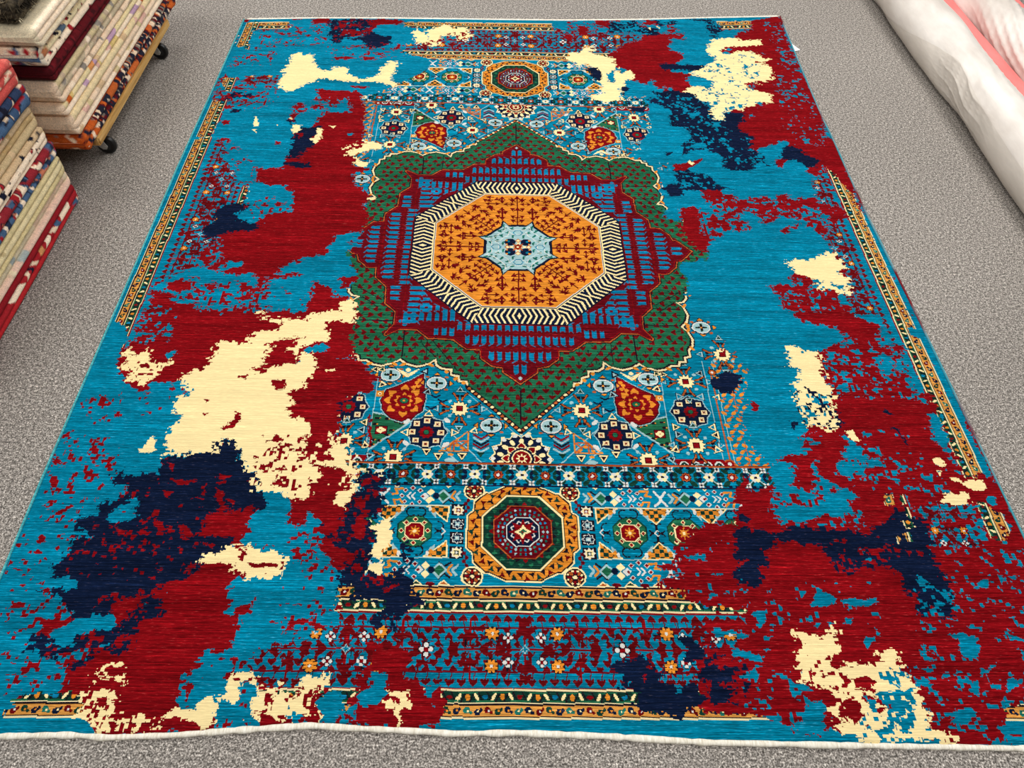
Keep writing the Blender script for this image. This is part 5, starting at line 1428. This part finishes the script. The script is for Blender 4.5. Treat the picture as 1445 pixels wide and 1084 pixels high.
    for i, ((kind, k_, f), p) in enumerate(zip(kinds, vs_)):
        near_end = min(p[1]-v0, v1-p[1])
        if kind == 's':
            q = p[1]; c = motif(q, k_*.31+f*(hts[k_+1]-hts[k_])*H, look.t[k_ % len(look.t)], look.d)
            for a0, a1, kk, rgb in look.acc:
                sl_ = .008*math.sin(f*5+a0*40)
                if a0+sl_ <= q <= a1+sl_ and (kk is None or kk == k_): c = rgb
            if near_end < .015: c = motif(p[0], p[2], look.front, look.fd)
        elif kind in 'tb' and near_end < .09: c = motif(p[0], (p[1]-v0 if face == 'near' else v1-p[1])*1.0+p[2]*.0, look.front, look.fd)
        else: c = look.front
        cols[i] = lin(*c)
    return vs_, fs, cols
CRM, CRM2, TAN = (244, 216, 186), (253, 231, 204), (218, 186, 146)
def put_rug(look, label, group, *a_, name='folded_rug', **k_):
    vs_, fs, cols = folded_rug(look, *a_, **k_)
    o = mesh_obj(name, vs_, fs, m_fold, None, True, cols)
    return tag(o, label, 'rug', group)
G1 = 'folded rugs stacked on the wooden dolly'
G2 = 'folded rugs stacked on the carpet by the left edge'
NAVY, BLU, RED, DRED, ORG, LIL, PNK = (24, 28, 48), (72, 100, 134), (168, 34, 42), (96, 14, 24), (206, 98, 38), (196, 160, 186), (226, 180, 164)
s1 = dict(depth=.8)
put_rug(Look((34, 34, 50), [CRM, DRED, ORG, (130, 120, 110), CRM, DRED, NAVY], .56, .0105, (186, 80, 28), .30, None, [(.285, .40, None, (200, 92, 34)), (.32, .35, None, NAVY), (.27, .296, 0, CRM), (.36, .375, 0, CRM), (.55, .63, 1, (190, 96, 44)), (.76, .84, 0, (206, 104, 50)), (1.02, 1.05, 1, (206, 104, 50)), (1.28, 1.33, None, (206, 98, 38))]), 'orange and navy floral folded rug, lowest in the stack on the wooden dolly', G1, -1.428, .285, 1.36, .128, .184, 2, seed=4, **s1)
put_rug(Look(CRM2, [PNK, TAN, (216, 196, 150)], .16, .05, CRM, .03, [CRM2, CRM, (238, 216, 170)]), 'cream folded rug resting on the orange and navy floral rug', G1, -1.440, .285, 1.37, .184, .262, 3, seed=5, **s1)
put_rug(Look(CRM2, [ORG, LIL, PNK, TAN, (230, 200, 130)], .16, .06, CRM, .0, [CRM2, (240, 220, 170), CRM], [(.52, .56, 1, (222, 150, 90)), (.70, .78, 1, LIL), (.95, 1.02, 0, LIL)]), 'thin cream folded rug with lilac and orange spots, above the plain cream rug', G1, -1.445, .275, 1.36, .262, .303, 2, seed=6, **s1)
put_rug(Look((226, 200, 172), [(196, 172, 146), (150, 140, 130), CRM2, CRM], .4, .03, CRM, .0, [CRM, (204, 186, 156), (214, 194, 150)]), 'beige folded rug with a plain cream end, just under the dark red rug', G1, -1.440, .28, 1.37, .303, .378, 3, seed=7, **s1)
put_rug(Look(DRED, [(120, 24, 34), (60, 8, 16), (60, 8, 16)], .3, .012, (70, 8, 16), .25), 'dark red folded rug in the middle of the stack on the dolly', G1, -1.436, .28, 1.36, .378, .425, 2, seed=8, **s1)
put_rug(Look(CRM2, [NAVY, BLU, RED, (120, 90, 60), CRM], .16, .014, (226, 214, 192), .5, [CRM2, (240, 222, 178)], [(.27, .32, 1, (190, 120, 80)), (.40, .43, 2, BLU), (.36, .40, 2, RED), (.43, .47, 1, (90, 110, 130)), (.50, .52, 0, RED)], ol=(30, 26, 40)), 'cream folded rug with navy, blue and red motifs, above the dark red rug', G1, -1.437, .275, 1.36, .425, .495, 3, seed=9, **s1)
put_rug(Look(CRM2, [], 0, .03, (222, 208, 178), 0, [(230, 214, 184), CRM2, CRM2]), 'plain cream folded rug under the shaggy dark rug at the top of the dolly stack', G1, -1.418, .262, 1.36, .495, .553, 3, seed=10, **s1)
# shaggy top rug: heap of dark tufts over a cream ground
def shag():
    vs_, fs, cols = folded_rug(Look((66, 58, 46), [(52, 45, 35), (84, 74, 58), (30, 26, 20)], .6, .012, (62, 54, 42), .6), -1.452, .275, 1.34, .560, .618, 2, seed=12, depth=.72)
    r_ = random.Random(5); vs_ = [tuple(v) for v in vs_]; cols = [tuple(c) for c in cols]
    def tuft(u, v, z, c, d):
        b = len(vs_); L = r_.uniform(.02, .04); w = .004
        a_ = r_.uniform(0, 6.28)
        ox, oy = math.cos(a_)*w, math.sin(a_)*w
        tip = (u+d[0]*L, v+d[1]*L, z+d[2]*L)
        vs_.extend([(u-ox, v-oy, z), (u+ox, v+oy, z), (u-oy, v+ox, z+.003), tip]); fs.extend([(b, b+1, b+3), (b+1, b+2, b+3), (b+2, b, b+3)])
        cols.extend([c]*4)
    for i in range(7000):
        u = r_.uniform(-2.1, -1.475); v = r_.uniform(.285, 1.3); 
        pale = (math.sin(u*17+v*9)+math.sin(v*23-u*5)+math.sin(u*40)) > 1.25
        c = lin(*(r_.choice([(214, 202, 172), (196, 180, 148)]) if pale else r_.choice([(44, 38, 30), (70, 62, 48), (92, 80, 62)])))
        tuft(u, v, .616, c, (r_.uniform(-.6, .6), r_.uniform(-.8, .3), r_.uniform(.2, .6)))
    for i in range(1500):
        v = r_.uniform(.29, 1.3); z = r_.uniform(.562, .615)
        pale = math.sin(v*37)+math.sin(v*15) > .5 or z < .575
        c = lin(*((214, 202, 172) if pale else r_.choice([(44, 38, 30), (70, 62, 48)])))
        tuft(-1.464, v, z, c, (r_.uniform(.3, .7), r_.uniform(-.7, .2), r_.uniform(-.7, .2) if z > .59 else r_.uniform(-.05, .3)))
    for i in range(900):
        u = r_.uniform(-2.1, -1.46); z = r_.uniform(.566, .615)
        c = lin(*r_.choice([(44, 38, 30), (70, 62, 48), (92, 80, 62)]))
        tuft(u, .283, z, c, (r_.uniform(-.3, .3), -.5, r_.uniform(-.8, .1) if z > .592 else r_.uniform(-.05, .2)))
    o = mesh_obj('shaggy_rug', vs_, fs, m_fold, None, False, cols)
    tag(o, 'dark brown shaggy rug with pale tufts on top of the dolly stack', 'rug', G1)
shag()

# second stack, nearer, by the left edge of the frame (its far end faces the dolly)
s2 = dict(depth=.75, face='far')
put_rug(Look(RED, [CRM, NAVY, BLU, (214, 150, 96), CRM2], .0, .02, RED, .0, [(190, 40, 46), RED, (150, 26, 36)], [(.055, .125, 1, CRM2), (.02, .045, 1, BLU), (-.02, .01, 1, CRM), (-.075, -.04, 1, CRM2), (-.115, -.085, 1, (214, 150, 96)), (-.17, -.15, 1, CRM), (-.20, -.185, 1, NAVY), (-.225, -.21, 1, CRM), (-.33, -.25, 1, CRM2), (.155, .187, 0, BLU), (.188, .199, 0, CRM)]), 'red folded rug with cream and blue motifs, lowest in the left edge stack', G2, -1.480, -.75, .205, .001, .076, 3, seed=21, **s2)
put_rug(Look((232, 206, 182), [(226, 196, 170), (170, 180, 180), (240, 222, 190)], .3, .05, CRM, .05, [(236, 200, 180), (226, 212, 180)]), 'pale pink folded rug directly on the red rug', G2, -1.482, -.75, .207, .076, .124, 2, seed=22, **s2)
put_rug(Look((222, 204, 156), [(190, 172, 130), (120, 130, 140), (230, 214, 170)], .2, .04, (206, 186, 140), .1, [(220, 202, 152), (228, 212, 168)]), 'tan folded rug between the pale pink rug and the blue patterned rug', G2, -1.480, -.75, .205, .124, .184, 3, seed=23, **s2)
put_rug(Look((84, 110, 140), [BLU, RED, CRM2, (200, 120, 90), (40, 50, 74), BLU], .55, .02, (90, 104, 124), .6, [BLU, (150, 40, 50)], ol=(30, 26, 40)), 'blue and red patterned folded rug lying between a tan rug and a cream one', G2, -1.478, -.75, .207, .184, .236, 2, seed=24, **s2)
put_rug(Look(CRM2, [NAVY, RED, CRM2, CRM2, NAVY], .34, .018, (218, 196, 148), .1, [CRM2, CRM2, (220, 190, 150)], ol=(30, 26, 40)), 'cream folded rug with navy and red motifs above the blue and red rug', G2, -1.482, -.75, .200, .236, .292, 3, seed=25, **s2)
put_rug(Look((196, 170, 128), [(220, 190, 150), (180, 150, 104)], .2, .03, (190, 166, 124), .0, [(206, 182, 140), (190, 162, 116), (212, 184, 146)]), 'plain tan folded rug above the cream and navy rug by the left edge', G2, -1.490, -.75, .205, .292, .358, 3, seed=26, **s2)
put_rug(Look(BLU, [NAVY, CRM, RED, (60, 86, 120), (60, 86, 120)], .5, .025, (70, 94, 124), .5, [BLU, (50, 66, 98)], ol=(30, 26, 40)), 'blue and navy folded rug below the coral red rug by the left edge', G2, -1.478, -.75, .21, .358, .43, 2, seed=27, slack=.008, **s2)
put_rug(Look((206, 86, 80), [CRM, (220, 110, 100), (190, 64, 64)], .35, .025, (206, 90, 84), .3), 'coral red folded rug with cream pattern near the top of the left edge stack', G2, -1.480, -.75, .205, .43, .51, 3, seed=28, slack=.008, **s2)
put_rug(Look((226, 216, 198), [], 0, .03, (226, 216, 198), 0), 'white folded rug on top of the coral red one by the left edge', G2, -1.50, -.75, .19, .51, .56, 2, seed=29, **s2)

# ------------------------------------------------------------------ dolly
dolly = thing('furniture_dolly', 'wooden dolly on black casters under the stack of folded rugs', 'dolly', (-1.8, .83, 0))
def loc(o, p=(-1.8, .83, 0)):
    for v in o.data.vertices: v.co -= Vector(p)
    return o
for i, (u0, u1) in enumerate(((-1.52, -1.437), (-2.22, -2.137))):
    bm = bmesh.new(); box(bm, u0, u1, .375, 1.235, .092, .1265, .006); loc(bm_obj('side_rail', bm, m_wood, dolly))
for i in range(4):
    v0_ = .40+i*.225
    bm = bmesh.new(); box(bm, -2.135, -1.522, v0_, v0_+.11, .094, .126, .004); loc(bm_obj('cross_board', bm, m_wood, dolly))
for cu, cv in ((-1.500, .475), (-1.500, 1.14), (-2.18, .475), (-2.18, 1.14)):
    bm = bmesh.new()
    box(bm, cu-.033, cu+.033, cv-.03, cv+.03, .087, .0915, .001)
    r = bmesh.ops.create_cone(bm, cap_ends=True, segments=20, radius1=.022, radius2=.018, depth=.02)
    for v in r['verts']: v.co += Vector((cu, cv, .078))
    for sd in (-.019, .019):                                    # fork cheeks, tapering to the axle
        P = [(-.024, .079), (.020, .080), (.036, .036), (.030, .026), (.018, .026), (-.018, .06)]
        vv2 = [[bm.verts.new((cu+px, cv+sd+t_, pz)) for px, pz in P] for t_ in (-.0016, .0016)]
        bm.faces.new(vv2[0]); bm.faces.new(vv2[1][::-1])
        for q in range(len(P)): bm.faces.new((vv2[0][q], vv2[0][(q+1) % len(P)], vv2[1][(q+1) % len(P)], vv2[1][q])[::-1])
    r = bmesh.ops.create_cone(bm, cap_ends=True, segments=14, radius1=.007, radius2=.007, depth=.044)
    for v in r['verts']: v.co = Vector((cu+.026+v.co.x, cv+v.co.z, .034+v.co.y))
    bmesh.ops.recalc_face_normals(bm, faces=bm.faces)
    cast = loc(bm_obj('caster', bm, m_steel, dolly)); cast['label'] = 'plated steel swivel caster'
    # rubber wheel, turned profile
    prof = [(.0005, -.012), (.010, -.012), (.012, -.0095), (.024, -.0095), (.026, -.011), (.0315, -.009), (.0335, -.005), (.034, 0), (.0335, .005), (.0315, .009), (.026, .011), (.024, .0095), (.012, .0095), (.010, .012), (.0005, .012)]
    vs_, fs = [], []
    for i in range(32):
        a_ = i*math.tau/32
        for rr_, ww in prof: vs_.append((cu+.026+rr_*math.cos(a_)+1.8, cv+ww-.83, .0342+rr_*math.sin(a_)))
    n = len(prof)
    for i in range(32):
        for k_ in range(n): fs.append((i*n+k_, ((i+1) % 32)*n+k_, ((i+1) % 32)*n+(k_+1) % n, i*n+(k_+1) % n))
    wh = mesh_obj('wheel', vs_, fs, m_rubber, cast); wh['label'] = 'black rubber wheel'

# ------------------------------------------------------------------ wrapped rolls on the right
def roll_mesh(name, ax0, ax1, v0, v1, rad, m, parent=None, seed=0, wr=.004, a0=0, a1=math.tau, flat=.9, off=0, taper=None):
    nz = np.random.default_rng(seed); closed = not callable(a0) and abs(a1-a0) > 6.2
    nv_, na = 260, 84
    ph = nz.uniform(0, 6.28, 12); fr = nz.uniform(.5, 1, 12)
    vs_, fs = [], []
    for i in range(nv_+1):
        t_ = i/nv_; V = v0+(v1-v0)*t_
        e_ = min(1, min(t_, 1-t_)*(v1-v0)/.10); tp = .35+.65*math.sqrt(max(0, 1-(1-e_)**2))
        cx = ax0+(ax1-ax0)*t_+.006*math.sin(V*2.3+.8)
        R0 = rad*(1+.035*math.sin(V*3.1+ph[1])+.02*math.sin(V*7+ph[2]))*tp
        for k_ in range(na+(0 if closed else 1)):
            b0 = a0(V) if callable(a0) else a0
            a_ = b0+(a1-b0)*k_/na
            d = 0
            for q in range(3):
                w = math.sin(V*(9+7*q)*fr[q]+a_*(2.2+q)+ph[3+q])
                d += wr*(.55**q)*w
            g_ = max(0, math.sin(V*2.6*fr[6]+ph[6]))**3
            d += wr*1.6*g_*(1-abs(math.sin(a_*9+V*15*fr[7]+2*math.sin(V*6+ph[7]))))**2
            d += wr*.8*max(0, math.sin(V*3.7+ph[8]))**2*(1-abs(math.sin(V*60+a_*6)))**3
            if seed == 3: d += .0045*math.exp(-((V-.84)/.20)**2)*(1-abs(math.sin(a_*7.5+V*7+.6*math.sin(V*22))))**2*max(0, math.sin(a_-.9))**.5 if math.sin(a_-.9) > 0 else 0
            rr_ = R0+d+off
            x, z = rr_*math.cos(a_), rr_*math.sin(a_)
            z = max(z, -rad*flat)
            vs_.append((cx+x, V, rad*flat+z+.001))
    n = na if closed else na+1
    for i in range(nv_):
        for k_ in range(na): fs.append((i*n+k_, i*n+(k_+1) % n, (i+1)*n+(k_+1) % n, (i+1)*n+k_))
    if closed:
        fs.append(tuple(range(n))); fs.append(tuple(range(nv_*n, (nv_+1)*n))[::-1])
    return mesh_obj(name, vs_, [f[::-1] for f in fs], m, parent)
def roll_thing(name, label, ax0, ax1, v0, v1, rad, m, seed, wr, group=None):
    o = roll_mesh(name, ax0, ax1, v0, v1, rad, m, None, seed, wr); tag(o, label, 'rolled rug', group); return o
r1 = roll_thing('rolled_rug', 'thick rolled rug in white plastic wrap lying nearest the patterned rug', 1.880, 1.826, -.35, 2.6, .105, m_wrap, 3, .0028, 'rolled rugs along the right side')
fedge = lambda V: math.radians(float(np.interp(V, [-.35, .2, .45, .7, .9, 1.0, 1.15, 1.35, 1.6, 1.75, 2.6], [158, 162, 160, 154, 142, 136, 150, 176, 206, 222, 226])))
fp = roll_mesh('wrap_flap', 1.880, 1.826, -.35, 2.6, .105, m_flap, r1, 3, .0036, fedge, math.radians(229), .9, .0022); fp['label'] = 'overlapping flap of plastic wrap, greyed partly to paint in shade'
roll_thing('rolled_rug', 'thin rolled rug in salmon pink wrap squeezed between the two white rolls', 2.066, 2.022, -.35, 2.6, .056, m_pink, 8, .0010, 'rolled rugs along the right side')
roll_thing('rolled_rug', 'creased white wrapped roll beyond the pink one, farther from the patterned rug', 2.232, 2.188, -.35, 2.6, .094, m_wrap, 14, .006, 'rolled rugs along the right side')
roll_thing('rolled_rug', 'salmon pink roll at the far top right corner behind the creased white roll', 2.398, 2.350, -.35, 2.6, .055, m_pink, 19, .001, 'rolled rugs along the right side')

# ------------------------------------------------------------------ light: ceiling panels of the shop + soft room light
w = bpy.data.worlds.new('room'); sc.world = w; w.use_nodes = True
bg = w.node_tree.nodes['Background']; bg.inputs['Color'].default_value = (1.0, .985, .96, 1); bg.inputs['Strength'].default_value = .19
def panel_light(x, y, p, sx=1.2, sy=.6, z=2.75):
    l = bpy.data.lights.new('ceiling_lamp', 'AREA'); l.shape = 'RECTANGLE'; l.size = sx; l.size_y = sy; l.energy = p; l.color = (1, .975, .94)
    o = bpy.data.objects.new('ceiling_lamp', l); o.location = (x, y, z); COL.objects.link(o)
LP = 29
for x in (-2.1, 0.1, 1.9):
    for y in (-1.9, .7, 3.3):
        panel_light(x, y, LP*(1.12 if x > 1 else (1.2 if x < -1 else .95))*(1.15 if y > 2 else (.8 if y < -1 else 1.0)))

# ------------------------------------------------------------------ camera
CAMP = (1062.8582548644276, 0.8963024097956331, 0.050314014137992344, 0.05633996780526794, -0.11192205619641189+.022, -1.9223312499733127+.027, 1.66125070479929)
f_, pitch, yaw, roll, cx, cy, h = CAMP
cp, sp = math.cos(pitch), math.sin(pitch)
fw = Vector((math.sin(yaw)*cp, math.cos(yaw)*cp, -sp)); rt = Vector((math.cos(yaw), -math.sin(yaw), 0)); up = rt.cross(fw)
r2 = rt*math.cos(roll)+up*math.sin(roll); u2 = -rt*math.sin(roll)+up*math.cos(roll)
cam = bpy.data.cameras.new('camera'); co_ = bpy.data.objects.new('camera', cam); COL.objects.link(co_)
co_.matrix_world = Matrix(((r2.x, u2.x, -fw.x, cx), (r2.y, u2.y, -fw.y, cy), (r2.z, u2.z, -fw.z, h), (0, 0, 0, 1)))
cam.sensor_fit = 'HORIZONTAL'; cam.sensor_width = 36; cam.lens = f_/1445*36
cam.clip_start = .05; cam.clip_end = 60
sc.camera = co_
vs = sc.view_settings; vs.view_transform = 'Standard'; vs.look = 'None'; vs.gamma = 1; vs.use_curve_mapping = False; vs.exposure = 0.0
